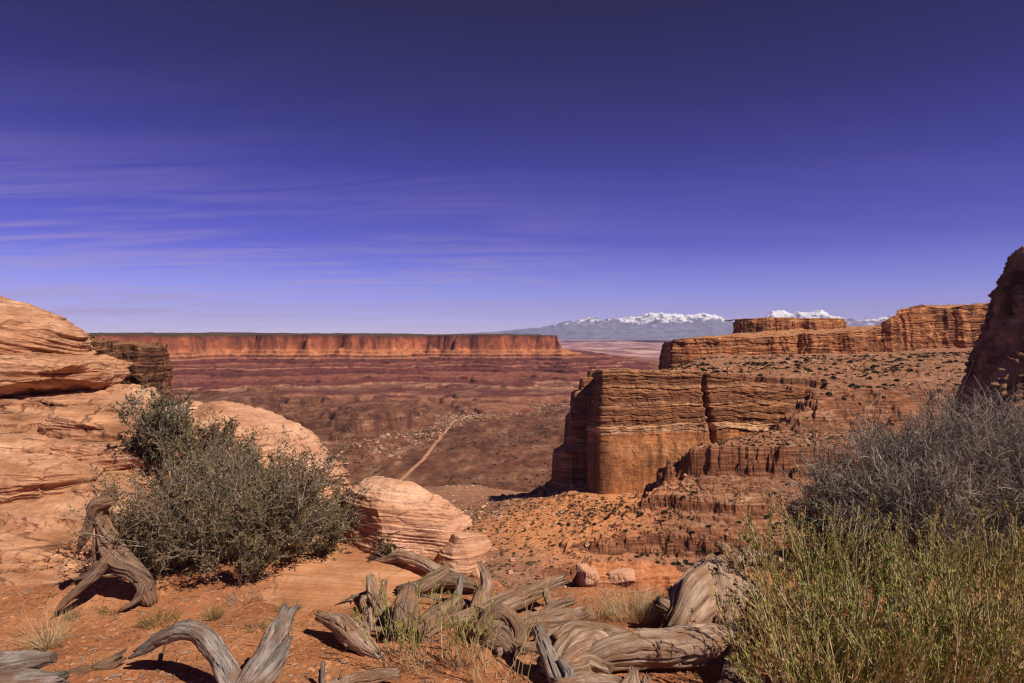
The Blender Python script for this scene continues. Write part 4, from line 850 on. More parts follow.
wood("dead_tree", "big fan shaped weathered root end of a dead tree at the rim on the right", "dead tree", [
    ([(752, 556, 4.42, 8), (738, 560, 4.40, 11), (724, 570, 4.36, 17), (711, 586, 4.30, 23), (702, 602, 4.22, 27), (694, 616, 4.14, 25), (688, 628, 4.08, 20)], dict(ridge=0.20, lump=0.10, twist=-0.10, ell=0.85)),
    ([(734, 558, 4.38, 6), (712, 574, 4.36, 10), (692, 588, 4.32, 10), (676, 594, 4.30, 6), (671, 587, 4.32, 2.5)], dict(ridge=0.22)),
    ([(712, 592, 4.28, 15), (690, 604, 4.22, 13), (672, 610, 4.18, 9), (663, 605, 4.17, 6)], dict(ridge=0.24, jag1=1.3)),
    ([(706, 606, 4.2, 14), (686, 617, 4.12, 9), (668, 620, 4.10, 5)], dict(ridge=0.24)), ([(722, 590, 4.24, 16), (726, 606, 4.16, 15), (722, 622, 4.08, 10)], dict(ridge=0.2)),
    ([(732, 588, 4.28, 15), (746, 596, 4.24, 13), (756, 606, 4.2, 8)], dict(ridge=0.2, lump=0.2)), ([(728, 556, 4.4, 6), (724, 548, 4.42, 5), (718, 544, 4.42, 2.5)], dict(ridge=0.2)), ([(746, 557, 4.4, 8), (772, 560, 4.5, 6), (790, 566, 4.6, 4)], dict(ridge=0.16))], "wood", 201)
wood("root_mass", "rough orange brown root mass between the logs at the bottom centre", "dead root", [
    ([(556, 668, 3.70, 12), (572, 652, 3.78, 18), (590, 646, 3.84, 17), (606, 652, 3.80, 12)], dict(ridge=0.32, lump=0.35)), ([(570, 672, 3.64, 14), (588, 668, 3.68, 12), (604, 672, 3.64, 7)], dict(ridge=0.3, lump=0.3)), ([(560, 640, 3.9, 8), (578, 630, 3.98, 9), (600, 634, 3.95, 6)], dict(ridge=0.25, lump=0.2))], "wood", 221)
wood("stump", "jagged broken stump at the bottom edge below the thick log", "dead stump", [([(632, 700, 3.36, 18), (634, 684, 3.40, 12), (636, 672, 3.43, 4)], dict(ridge=0.25, jag1=1.5)), ([(645, 695, 3.36, 9), (646, 680, 3.39, 4)], dict(ridge=0.25)), ([(560, 690, 3.45, 10), (600, 684, 3.46, 9), (640, 690, 3.42, 8)], dict(ridge=0.25))], "wood", 231)
wood("log", "dark log standing in the shade of the green bush", "fallen log", [([(724, 690, 3.36, 10), (732, 668, 3.44, 9), (740, 650, 3.50, 9), (748, 638, 3.56, 8)], dict(ridge=0.25))], "wood_dark", 241)  # whole log takes the dark wood colour
wood("log_pile", "grey dead wood in the lower left corner", "dead wood", [
    ([(-20, 668, 3.5, 12), (10, 666, 3.5, 12), (34, 663, 3.5, 10), (52, 660, 3.5, 5)], dict(ridge=0.2)), ([(-20, 684, 3.4, 12), (20, 682, 3.4, 12), (58, 678, 3.42, 7)], dict(ridge=0.2)), ([(14, 662, 3.58, 5), (30, 654, 3.6, 5), (38, 658, 3.6, 4)], dict(ridge=0.2))], "wood_grey", 251)
wood("branch", "thin dark branch curving along the sand in the lower left", "dead branch", [([(72, 672, 3.46, 3), (92, 669, 3.48, 4), (110, 661, 3.54, 3.5), (126, 650, 3.60, 1.2)], dict(ridge=0.2, m=24)), ([(96, 668, 3.48, 3), (112, 666, 3.5, 3), (126, 658, 3.54, 1)], dict(ridge=0.2, m=24))], "wood_dark", 261)  # shadow streaks of the arched log, built as dark wood
wood("stump", "pale upright broken stump between the grey bush and green bush", "dead stump", [([(846, 562, 4.6, 7), (848, 545, 4.6, 6.5), (850, 522, 4.6, 6)], dict(ridge=0.26, jag1=2.0)), ([(854, 562, 4.6, 4), (857, 540, 4.6, 3.5), (858, 524, 4.6, 1.5)], dict(ridge=0.2))], "wood", 271)
wood("stump", "small grey leaning stub among the green bush tops", "dead stump", [([(896, 566, 4.4, 6), (906, 552, 4.4, 6), (916, 546, 4.4, 4)], dict(ridge=0.22))], "wood_grey", 281)
wood("log", "small bleached log just behind the curled root at the rim", "fallen log", [([(455, 622, 4.3, 7), (470, 618, 4.32, 8), (492, 612, 4.36, 6)], dict(ridge=0.2))], "wood", 291)
wood("log", "brown half buried log behind the grey knobby log", "fallen log", [([(545, 640, 4.0, 6), (575, 630, 4.06, 8), (610, 634, 4.02, 9), (640, 642, 3.95, 6)], dict(ridge=0.2))], "wood", 295)

boulder("boulder", "square cream block on the ledge low in the gap above the grey knobby log", "boulder", 590, 577, 474, (6.8, 5, 5.4), mat="boulder", rot=(0, 0.08, 0.2), seed=441, n=50, p=6, facets=10, beds=3, bed_amp=0.35, rough=0.5)
boulder("boulder", "long cream block on the ledge in the gap right of the square cream one", "boulder", 621, 576, 478, (9.2, 5, 3.8), mat="boulder", rot=(0, -0.06, 0.1), seed=442, n=50, p=5, facets=12, beds=3, bed_amp=0.35, rough=0.5)
boulder("boulder", "small cream block on top of the square one on the ledge", "boulder", 583, 568, 478, (4.4, 4, 2.4), mat="boulder", rot=(0, 0.1, 0.2), seed=443, n=40, p=4, facets=10, beds=2, bed_amp=0.2, rough=0.4)

rs = np.random.default_rng(21)
for k in range(26):
    x0 = rs.uniform(362, 618); y0 = rs.uniform(592, 668); D0 = 4.62 - (y0 - 585) * 0.0118; a = rs.uniform(-0.6, 0.6) + (math.pi if rs.random() < 0.5 else 0) + (rs.random() < 0.3) * rs.uniform(0.6, 1.2)
    l = rs.uniform(14, 52); r0 = rs.uniform(1.0, 2.6); bend = rs.uniform(-0.25, 0.25)
    pts_ = [(x0 + math.cos(a + bend * t) * l * t, y0 - math.sin(a + bend * t) * l * t * 0.6, D0 + 0.05 * math.sin(a) * t, r0 * (1 - 0.6 * t)) for t in (0, 0.35, 0.7, 1.0)]
    br = [(pts_[1][0], pts_[1][1], pts_[1][2], r0 * 0.6), (pts_[1][0] + math.cos(a + 0.7) * l * 0.3, pts_[1][1] - math.sin(a + 0.7) * l * 0.3, pts_[1][2], r0 * 0.3)]
    wood("stick", "thin broken dead stick lying in the branch pile at the rim", "stick", [(pts_, dict(m=14, ridge=0.15))] + ([(br, dict(m=10, ridge=0.1))] if rs.random() < 0.5 else []), ("wood", "wood_dark", "wood_grey")[int(rs.integers(3))], 400 + 3 * k)["group"] = "thin broken sticks in the branch pile"
wood("branch", "bare curved branch arching over the middle of the branch pile", "dead branch", [([(420, 632, 4.1, 4), (436, 612, 4.16, 4), (458, 604, 4.2, 3.4), (482, 610, 4.2, 2)], dict(ridge=0.2, m=30)), ([(446, 607, 4.18, 2.5), (454, 594, 4.22, 1.2)], dict(ridge=0.15, m=16))], "wood", 501, rest=False)
wood("branch", "broken brown branch lying beneath the grey knobby log", "dead branch", [([(500, 652, 3.86, 5), (526, 648, 3.88, 5.5), (556, 652, 3.86, 4), (574, 660, 3.8, 2)], dict(ridge=0.24, m=36))], "wood", 511)
wood("branch", "pale thin branch reaching left out of the branch pile", "dead branch", [([(398, 640, 4.02, 2.5), (380, 630, 4.06, 3), (356, 628, 4.08, 2.4), (336, 634, 4.05, 1)], dict(ridge=0.2, m=24))], "wood", 521)
# ------------------------------------------------------------------ plants
RNG = np.random.default_rng(7)
def unit(v): return v / (np.linalg.norm(v, axis=-1, keepdims=True) + 1e-9)

def strands(Pts, R):
    """thin three-sided twigs: Pts (n,k,3), R (n,k)"""
    n, k, _ = Pts.shape
    T = unit(np.gradient(Pts, axis=1)); ref = unit(RNG.normal(size=(n, 1, 3)))
    A = unit(np.cross(T, ref)); B = np.cross(T, A)
    V = np.stack([Pts + R[..., None] * (math.cos(a) * A + math.sin(a) * B) for a in (0, 2.094, 4.189)], 2)   # n,k,3,3
    base = (np.arange(n) * k * 3)[:, None, None] + (np.arange(k - 1) * 3)[None, :, None]; c = np.arange(3)[None, None]; c2 = (c + 1) % 3
    Fq = np.stack([base + c, base + c2, base + 3 + c2, base + 3 + c], -1).reshape(-1, 4)
    return V.reshape(-1, 3), Fq, np.repeat(RNG.random(n), k * 3)

def leaves(p, d, ln, wd):
    n = len(p); d = unit(d); s = unit(np.cross(d, RNG.normal(size=(n, 3)))); u = np.cross(s, d)
    ln = ln[:, None]; wd = wd[:, None]
    V = np.stack([p, p + d * ln * 0.5 + s * wd + u * wd * 0.4, p + d * ln, p + d * ln * 0.5 - s * wd + u * wd * 0.4], 1)
    return V.reshape(-1, 3), np.arange(4 * n).reshape(n, 4), np.repeat(RNG.random(n), 4)

def leaf_mat(name, stops, rough=0.7, patch=None):
    m, nt, b = base_mat(name, rough, 0.2); at = N(nt, "ShaderNodeAttribute"); at.attribute_name = "var"
    c = ramp(nt, stops, at.outputs["Fac"])
    if patch: c = mixc(nt, ramp(nt, [(0.48, 0.0), (0.60, 0.75)], noise(nt, N(nt, "ShaderNodeNewGeometry").outputs["Position"], patch[0], 3, 0.6)), c, patch[1])
    nt.links.new(c, b.inputs["Base Color"])
    return m
MAT["leaf_olive"] = leaf_mat("olive_leaf", [(0.0, (0.068, 0.056, 0.022)), (0.5, (0.13, 0.10, 0.04)), (0.85, (0.22, 0.15, 0.072)), (1.0, (0.36, 0.22, 0.115))], patch=(7.0, (0.20, 0.13, 0.07)))
MAT["twig_grey"] = leaf_mat("grey_twig", [(0.0, (0.15, 0.115, 0.09)), (0.6, (0.29, 0.235, 0.195)), (1.0, (0.50, 0.43, 0.37))])
MAT["twig_dark"] = leaf_mat("dark_twig", [(0.0, (0.07, 0.055, 0.045)), (0.7, (0.17, 0.14, 0.115)), (1.0, (0.34, 0.29, 0.245))])
MAT["leaf_sage"] = leaf_mat("sage_leaf", [(0.0, (0.065, 0.058, 0.032)), (0.6, (0.125, 0.108, 0.062)), (1.0, (0.25, 0.20, 0.13))])
MAT["leaf_green"] = leaf_mat("green_leaf", [(0.0, (0.115, 0.15, 0.026)), (0.5, (0.22, 0.26, 0.045)), (0.85, (0.36, 0.36, 0.08)), (1.0, (0.55, 0.41, 0.15))], patch=(5.0, (0.38, 0.31, 0.10)))
MAT["twig_pale"] = leaf_mat("pale_twig", [(0.0, (0.17, 0.135, 0.105)), (0.6, (0.35, 0.29, 0.235)), (1.0, (0.58, 0.50, 0.42))])
MAT["stem_pale"] = leaf_mat("pale_stem", [(0.0, (0.26, 0.19, 0.09)), (0.6, (0.46, 0.35, 0.20)), (1.0, (0.62, 0.50, 0.33))])
MAT["seed"] = leaf_mat("seed_head", [(0.0, (0.36, 0.20, 0.08)), (0.6, (0.52, 0.32, 0.14)), (1.0, (0.62, 0.44, 0.22))])
MAT["dry_grass"] = leaf_mat("dry_grass", [(0.0, (0.34, 0.22, 0.11)), (0.6, (0.50, 0.36, 0.20)), (1.0, (0.62, 0.48, 0.30))])
MAT["tuft_green"] = leaf_mat("tuft_green", [(0.0, (0.06, 0.065, 0.02)), (0.6, (0.13, 0.12, 0.04)), (1.0, (0.32, 0.24, 0.10))])
MAT["juniper"] = leaf_mat("juniper_green", [(0.0, (0.028, 0.032, 0.014)), (0.7, (0.055, 0.058, 0.026)), (1.0, (0.09, 0.085, 0.04))])

def grow(base, n, Lmin, Lmax, spread, k=7, up=0.35, wig=0.10, r0=0.15, lean=(0, 0)):
    """n stems leaving the ground around base (3,), arching up"""
    ph = RNG.random(n) * 2 * math.pi; th = spread * np.sqrt(RNG.random(n)); L = Lmin + (Lmax - Lmin) * RNG.random(n)
    d0 = np.stack([np.sin(th) * np.cos(ph) + lean[0], np.sin(th) * np.sin(ph) + lean[1], np.cos(th)], 1); d0 = unit(d0)
    s = base[None] + np.stack([np.cos(ph), np.sin(ph), 0 * ph], 1) * (r0 * np.sqrt(RNG.random(n)))[:, None]
    pts = [s]; d = d0
    for i in range(k - 1):
        d = unit(d + RNG.normal(size=(n, 3)) * wig + np.array([0, 0, up / k])[None]); pts.append(pts[-1] + d * (L / (k - 1))[:, None])
    return np.stack(pts, 1), L

def shoots(Pts, L, per, lo, hi, frac, dev, k=4, wig=0.15, up=0.3):
    """side shoots from given stems"""
    n, kk, _ = Pts.shape; idx = np.repeat(np.arange(n), per); N_ = len(idx)
    t = lo + (hi - lo) * RNG.random(N_); q = t * (kk - 1); i = np.minimum(q.astype(int), kk - 2); f = (q - i)[:, None]
    s = Pts[idx, i] * (1 - f) + Pts[idx, i + 1] * f; d = unit(Pts[idx, i + 1] - Pts[idx, i])
    d = unit(d + RNG.normal(size=(N_, 3)) * dev + np.array([0, 0, up])); l = L[idx] * frac * (0.5 + RNG.random(N_))
    pts = [s]
    for j in range(k - 1):
        d = unit(d + RNG.normal(size=(N_, 3)) * wig); pts.append(pts[-1] + d * (l / (k - 1))[:, None])
    return np.stack(pts, 1), l

def along(Pts, per, lo=0.0, hi=1.0):
    n, kk, _ = Pts.shape; idx = np.repeat(np.arange(n), per); t = lo + (hi - lo) * RNG.random(len(idx))
    q = t * (kk - 1); i = np.minimum(q.astype(int), kk - 2); f = (q - i)[:, None]
    return Pts[idx, i] * (1 - f) + Pts[idx, i + 1] * f, unit(Pts[idx, i + 1] - Pts[idx, i])

def taper(n, k, r0, r1, jit=0.4):
    return np.linspace(r0, r1, k)[None] * (1 - jit / 2 + jit * RNG.random((n, 1)))

def merge(lst):
    V, Fq, A, o = [], [], [], 0
    for v, f, a in lst: V.append(v); Fq.append(f + o); A.append(a); o += len(v)
    return np.concatenate(V), np.concatenate(Fq), np.concatenate(A)

def plant(name, label, cat, root, parts, group=None):
    o = tag(empty(name, root), label, cat, group)
    for pn, lst, mat in parts:
        V, Fq, A = merge(lst)
        c = obj(pn, new_mesh(pn, V - np.array(root), Fq, MAT[mat], smooth=False, attrs={"var": A}), o)
        if pn == "seed_heads": c["kind"] = "stuff"
    return o

def woody_shrub(name, label, root, bases, leafmat="leaf_olive", twigmat="twig_grey", per_shoot=10, per_twig=5, per_leaf=7, leaf=(0.012, 0.0035), r=0.006, spread=1.0, up=0.35, frac=0.35, dev=0.55, wig=0.13, cat="shrub"):
    tw, lf = [], []
    for (b, n, l0, l1, lean) in bases:
        st, L = grow(np.array(b, float), n, l0, l1, spread, 8, up, wig, min(0.12, l1 * 0.25), lean)
        tw.append(strands(st, taper(n, 8, r, r * 0.35)))
        sh, Ls = shoots(st, L, per_shoot, 0.2, 1.0, frac, dev, 5)
        tw.append(strands(sh, taper(len(sh), 5, r * 0.36, r * 0.16)))
        t2, L2 = shoots(sh, Ls, per_twig, 0.15, 1.0, 0.42, 0.6, 4)
        tw.append(strands(t2, taper(len(t2), 4, r * 0.20, r * 0.10)))
        if per_leaf:
            p, d = along(t2, per_leaf); lf.append(leaves(p, d + RNG.normal(size=p.shape) * 0.5, leaf[0] * (0.6 + 0.8 * RNG.random(len(p))), leaf[1] * (0.7 + 0.6 * RNG.random(len(p)))))
    parts = [("branches", tw, twigmat)]
    if lf: parts.append(("foliage", lf, leafmat))
    return plant(name, label, cat, root, parts)

def Pg(px, D, dz=0.0):
    x = (px - CX) / F * D
    return np.array((x, D, float(ground_h(np.array([x]), np.array([D]), False)[0]) + dz))

b0 = Pg(215, 4.9)
woody_shrub("dark_shrub", "wide dark olive desert shrub in front of the sloping pale boulder", tuple(b0), [
    (Pg(190, 4.78, -0.03), 34, 0.40, 0.78, (-0.1, 0)), (Pg(225, 4.85, -0.03), 44, 0.45, 0.92, (0.0, 0)), (Pg(262, 4.95, -0.03), 40, 0.45, 0.80, (0.2, 0)), (Pg(162, 4.72, -0.03), 26, 0.3, 0.52, (-0.1, 0)), (Pg(300, 5.0, -0.02), 24, 0.3, 0.52, (0.4, 0)), (Pg(235, 4.6, -0.03), 18, 0.25, 0.45, (0.1, 0))],
    per_shoot=12, per_twig=6, per_leaf=6, spread=0.95, leaf=(0.018, 0.0048), frac=0.28, r=0.005)
b1 = np.array(P(160, 468, 6.2))
woody_shrub("dark_shrub", "upright dark shrub growing against the outcrop above the wide shrub", tuple(b1), [(b1, 26, 0.40, 0.70, (0.0, 0)), (b1 + np.array([-0.05, 0, -0.05]), 20, 0.25, 0.45, (-0.1, 0))], per_shoot=11, per_twig=6, per_leaf=8, spread=0.26, leaf=(0.019, 0.006), leafmat="leaf_sage", frac=0.25)
b2 = np.array(P(205, 480, 6.0))
woody_shrub("dark_shrub", "bushy dark shrub between the upright shrub and the sloping boulder", tuple(b2), [(b2, 30, 0.3, 0.55, (0.0, 0)), (b2 + np.array([0.22, 0, -0.10]), 24, 0.25, 0.42, (0.15, 0)), (b2 + np.array([0.50, 0, -0.24]), 24, 0.25, 0.40, (0.15, 0))], per_shoot=11, per_twig=6, per_leaf=8, spread=0.75, leaf=(0.019, 0.0055), frac=0.26)
b3 = np.array(P(388, 558, 4.88))
woody_shrub("small_shrub", "little dark shrub growing at the foot of the layered boulder", tuple(b3), [(b3, 22, 0.07, 0.125, (0, 0))], per_shoot=7, per_twig=4, per_leaf=7, leaf=(0.010, 0.003), r=0.002, spread=0.7)

# the grey tangle on the right
for lab, pts_ in (("huge grey twiggy bush leaning over the slope at the right edge", [(Pg(985, 5.6), 50, 0.75, 1.2, (0.0, 0)), (Pg(940, 5.5), 44, 0.7, 1.12, (-0.12, 0)), (Pg(1035, 5.5), 40, 0.7, 1.12, (0.2, 0)), (Pg(1090, 5.6), 30, 0.7, 1.1, (0.1, 0)), (Pg(1000, 5.2), 40, 0.5, 0.9, (0.0, 0))]),
                  ("lower grey bare bush on the left flank of the huge grey bush", [(Pg(890, 5.1), 46, 0.45, 0.80, (-0.10, 0)), (Pg(858, 5.0), 34, 0.35, 0.55, (-0.2, 0)), (Pg(925, 5.0), 36, 0.45, 0.8, (0.1, 0))])):
    woody_shrub("grey_bush", lab, tuple(pts_[0][0]), pts_, leafmat="leaf_sage", twigmat="twig_grey", per_shoot=19, per_twig=9, per_leaf=4, leaf=(0.013, 0.0036), r=0.009, spread=1.05, dev=0.8, wig=0.20, frac=0.30)

def broom(name, label, bases, n, l0, l1, spread, per_leaf, leaf, seeds=0.35, stem_r=0.0022, lean=(0, 0), hi=1.0, lo=0.35, side=3, cat="bush"):
    """a clump of upright pale stems with narrow leaves and dry seed heads"""
    st_, lf, sd_ = [], [], []
    for b in bases:
        st, L = grow(np.array(b), n, l0, l1, spread, 7, 0.25, 0.05, 0.13, lean)
        st_.append(strands(st, taper(n, 7, stem_r, stem_r * 0.4)))
        sh, Ls = shoots(st, L, side, 0.4, 0.95, 0.22, 0.22, 4, 0.06, 0.4)
        st_.append(strands(sh, taper(len(sh), 4, stem_r * 0.55, stem_r * 0.3)))
        for A, m_ in ((st, per_leaf), (sh, max(1, per_leaf // 2))):
            p, d = along(A, m_, lo, hi); lf.append(leaves(p, d * 1.3 + RNG.normal(size=p.shape) * 0.33, leaf[0] * (0.5 + RNG.random(len(p))), leaf[1] * (0.7 + 0.6 * RNG.random(len(p)))))
        if seeds:
            tips = np.concatenate([st[:, -1], sh[:, -1]]); dirs = np.concatenate([st[:, -1] - st[:, -2], sh[:, -1] - sh[:, -2]])
            k = RNG.random(len(tips)) < seeds; tips = np.repeat(tips[k], 7, 0); dirs = np.repeat(unit(dirs[k]), 7, 0)
            sd_.append(leaves(tips - dirs * 0.015 * RNG.random((len(tips), 1)), dirs + RNG.normal(size=tips.shape) * 0.45, 0.016 * (0.5 + RNG.random(len(tips))), 0.0022 * np.ones(len(tips))))
    parts = [("stems", st_, "stem_pale"), ("leaves", lf, "leaf_green")]
    if sd_: parts.append(("seed_heads", sd_, "seed"))
    return plant(name, label, cat, tuple(bases[0]), parts)

broom("green_bush", "broad yellow green bush of upright stems filling the lower right corner", [Pg(880, 3.1), Pg(930, 2.9), Pg(985, 3.0), Pg(1040, 2.95), Pg(960, 3.3)], 80, 0.25, 0.66, 0.70, 18, (0.028, 0.0028), seeds=0.4, side=4, stem_r=0.0033)
broom("green_bush", "yellow green bush with dry tips leaning left beside the horizontal log", [Pg(818, 3.2), Pg(855, 2.95), Pg(815, 2.9)], 85, 0.25, 0.60, 0.70, 17, (0.028, 0.0027), lean=(-0.10, 0), seeds=0.45, side=4, stem_r=0.0033)
broom("green_bush", "upper yellow green bush with orange dry tips below the grey bush", [Pg(850, 3.8), Pg(920, 3.8), Pg(990, 3.9), Pg(800, 3.85)], 70, 0.35, 0.68, 0.5, 20, (0.027, 0.0026), seeds=0.8, side=4, stem_r=0.0026)
broom("sparse_bush", "sparse green and straw coloured plant at the bottom centre", [Pg(418, 3.5), Pg(440, 3.45), Pg(402, 3.55), Pg(468, 3.5)], 13, 0.18, 0.38, 0.6, 11, (0.032, 0.0020), seeds=0.1, stem_r=0.0020, side=3, lo=0.5)
broom("sparse_bush", "few pale dry stalks rising at the bottom right of the sparse plant", [Pg(480, 3.35), Pg(505, 3.3)], 8, 0.25, 0.48, 0.45, 2, (0.03, 0.0018), seeds=0.0, stem_r=0.0026, side=2, lo=0.6)

def tuft(name, label, base, n, l0, l1, spread, mat, r=0.0011, cat="grass tuft", lean=(0, 0), r0=0.03, group=None):
    st, L = grow(np.array(base), n, l0, l1, spread, 5, -0.35, 0.07, r0, lean)
    V, Fq, A = strands(st, taper(n, 5, r, r * 0.25))
    o = obj(name, new_mesh(name, V - np.array(base), Fq, MAT[mat], smooth=False, attrs={"var": A}), None, tuple(base))
    return tag(o, label, cat, group)
tuft("grass_tuft", "dry straw grass tuft fanning out in the lower left", Pg(48, 3.72), 170, 0.10, 0.27, 0.85, "dry_grass", 0.0012)
tuft("grass_tuft", "small dark green grass tuft on the sand beyond the forked log", Pg(290, 4.28), 180, 0.04, 0.075, 1.1, "tuft_green", 0.0010, r0=0.05)
tuft("grass_tuft", "thin dark grass tuft between the arms of the forked log", Pg(214, 4.12), 90, 0.07, 0.13, 0.8, "tuft_green", 0.0009)
tuft("grass_tuft", "short dark tuft at the left arm of the forked log", Pg(160, 4.05), 160, 0.05, 0.11, 0.9, "tuft_green", 0.0010, r0=0.09)
tuft("grass_tuft", "little dark tuft behind the flat slab of dead root", Pg(352, 4.12), 90, 0.04, 0.08, 0.9, "tuft_green", 0.0010)
tuft("grass_tuft", "small tuft of grass at the foot of the twisted stump", Pg(72, 4.12), 70, 0.05, 0.10, 0.8, "tuft_green", 0.0010)
tuft("grass_tuft", "dark scrubby tuft right below the twisted stump", Pg(112, 4.2), 90, 0.04, 0.08, 1.0, "tuft_green", 0.0012, r0=0.07)
tuft("grass_tuft", "dead twiggy weed on the sand right of the wide dark shrub", Pg(243, 4.35), 60, 0.06, 0.13, 1.0, "twig_grey", 0.0011, r0=0.08, cat="weed")
tuft("grass_tuft", "low dark strands just left of the forked log's upright arm", Pg(257, 4.0), 60, 0.04, 0.08, 1.2, "tuft_green", 0.0016, r0=0.05, cat="weed")  # flat spray of thin dark strands
tuft("grass_tuft", "straw coloured grass clump standing behind the thick pale log", Pg(632, 4.12), 420, 0.09, 0.21, 0.75, "dry_grass", 0.0011, r0=0.14)
tuft("grass_tuft", "second straw grass clump nearer to the fan shaped root", Pg(655, 4.2), 240, 0.07, 0.16, 0.8, "dry_grass", 0.0010, r0=0.10)
tuft("grass_tuft", "small dry grass clump right beside the grey knobby log", Pg(598, 4.1), 160, 0.05, 0.12, 0.9, "dry_grass", 0.0010, r0=0.07)

# twig and stone litter on the sand
n = 2200; px = RNG.uniform(0, 740, n); D = RNG.uniform(3.3, 4.6, n); x = (px - CX) / F * D; z = ground_h(x, D) + 0.004
d = unit(np.stack([RNG.normal(size=n), RNG.normal(size=n), 0.15 * RNG.normal(size=n)], 1)); l = 0.01 + 0.06 * RNG.random(n) ** 2
b_ = np.stack([x, D, z], 1); st = np.stack([b_, b_ + d * l[:, None] * 0.5 + np.array([0, 0, 0.003]), b_ + d * l[:, None]], 1)
V, Fq, A = strands(st, taper(n, 3, 0.0022, 0.0010))
tag(obj("twig_litter", new_mesh("twig_litter", V, Fq, MAT["twig_grey"], smooth=False, attrs={"var": A})), "broken twigs scattered over the red sand", "twigs", kind="stuff")
dcs, fcs = cube_sphere(5)
def pebbles(name, label, cat, C, sz, mat, flat=0.7):
    n = len(C); k = len(dcs)
    sc = np.stack([sz * RNG.uniform(0.7, 1.2, n), sz * RNG.uniform(0.7, 1.2, n), sz * flat * RNG.uniform(0.6, 1.1, n)], 1)
    V = C[:, None] + dcs[None] * sc[:, None] * (1 + 0.25 * RNG.normal(size=(n, k, 1)))
    Fq = (fcs[None] + (np.arange(n) * k)[:, None, None]).reshape(-1, 4)
    return tag(obj(name, new_mesh(name, V.reshape(-1, 3), Fq, mat, smooth=False)), label, cat, kind="stuff")
n = 3200; px = RNG.uniform(0, 740, n); D = RNG.uniform(3.2, 4.9, n); x = (px - CX) / F * D
pebbles("pebbles", "small stones scattered over the red sand", "pebbles", np.stack([x, D, ground_h(x, D)], 1), 0.002 + 0.016 * RNG.random(n) ** 6, MAT["slab"])

# ------------------------------------------------------------------ far bushes and rubble
def inside(px, py): return (px > 425) & (px < 985) & (py > 350) & (py < 612)
cand = []
def scatter(n, xlo, xhi, ylo, yhi, s0, s1, dens):
    x = RNG.uniform(xlo, xhi, n); y = np.sqrt(RNG.uniform(ylo ** 2, yhi ** 2, n)); z = slope_h(x, y)
    zx = slope_h(x + 1.0, y) - z; zy = slope_h(x, y + 1.0) - z; g = np.hypot(zx, zy)
    px = CX + F * x / y; py = HOR - F * (z - EYE) / y
    ok = inside(px, py) & (g < 0.9) & (RNG.random(n) < dens(x, y, px, py))
    s = (s0 + (s1 - s0) * RNG.random(n) ** 2)
    for i in np.nonzero(ok)[0]: cand.append((s[i] / y[i], x[i], y[i], z[i], s[i], px[i], py[i]))
clump = lambda x, y: sstep(-0.15, 0.4, fbm2(x / 60, y / 60, 3, 91))
scatter(5000, 80, 760, 650, 1010, 1.1, 3.0, lambda x, y, px, py: (0.18 + 0.6 * clump(x, y)) * (px > 640))
scatter(6000, 40, 480, 440, 650, 0.6, 1.9, lambda x, y, px, py: (0.15 + 0.6 * clump(x * 2, y * 2)) * (py > 390))
scatter(3800, -110, 90, 400, 760, 0.6, 1.5, lambda x, y, px, py: 0.65 * (px < 640) * (py > 470))
cand.sort(reverse=True)
def clump_mesh(name, n, seed):
    rng = np.random.default_rng(seed); d = unit(rng.normal(size=(n, 3))); d[:, 2] = np.abs(d[:, 2])
    p = d * (0.55 + 0.45 * rng.random((n, 1))) * np.array([1, 1, 0.85]); p *= (1 + 0.35 * vn3(d[:, 0] * 2, d[:, 1] * 2, d[:, 2] * 2, seed))[:, None]
    return p, d
BM = []
for k in range(5):
    p, d = clump_mesh("bush", 150, 500 + k); V, Fq, A = leaves(p * 0.85, d + RNG.normal(size=d.shape) * 0.5, 0.55 * np.ones(len(p)), 0.24 * np.ones(len(p)))
    BM.append((new_mesh("desert_bush", V, Fq, MAT["juniper"], smooth=False, attrs={"var": A}), V, Fq, A))
for q in cand[:300]:
    _, x, y, z, s, px, py = q
    o = obj("desert_bush", BM[int(RNG.integers(5))][0], None, (x, y, z - 0.1 * s)); o.scale = (s, s, s * RNG.uniform(0.7, 1.05)); o.rotation_euler = (0, 0, RNG.uniform(0, 6.28))
    if px < 640: lab = "dark round bush dotting the orange talus below the butte"
    elif y > 640: lab = "dark green bush on the far slope under the long rim cliff"
    elif y > 560: lab = "dark green bush on the middle rock benches right of the butte"
    else: lab = "dark green bush on the near red rock ledges"
    tag(o, lab, "bush", "dark bushes dotting the canyon slopes")
rest = cand[300:]
if rest:
    Vs, Fs, As, o_ = [], [], [], 0
    for q in rest:
        _, x, y, z, s, px, py = q; me_, V, Fq, A = BM[int(RNG.integers(5))]; sel = slice(0, 4 * 45)
        Vs.append(V[sel] * s * np.array([1, 1, 0.9]) + np.array([x, y, z - 0.1 * s])); Fs.append(Fq[:45] + o_); As.append(A[sel]); o_ += 180
    tag(obj("scrub", new_mesh("scrub", np.concatenate(Vs), np.concatenate(Fs), MAT["juniper"], smooth=False, attrs={"var": np.concatenate(As)})), "tiny far scrub dotting the canyon slopes", "scrub", kind="stuff")

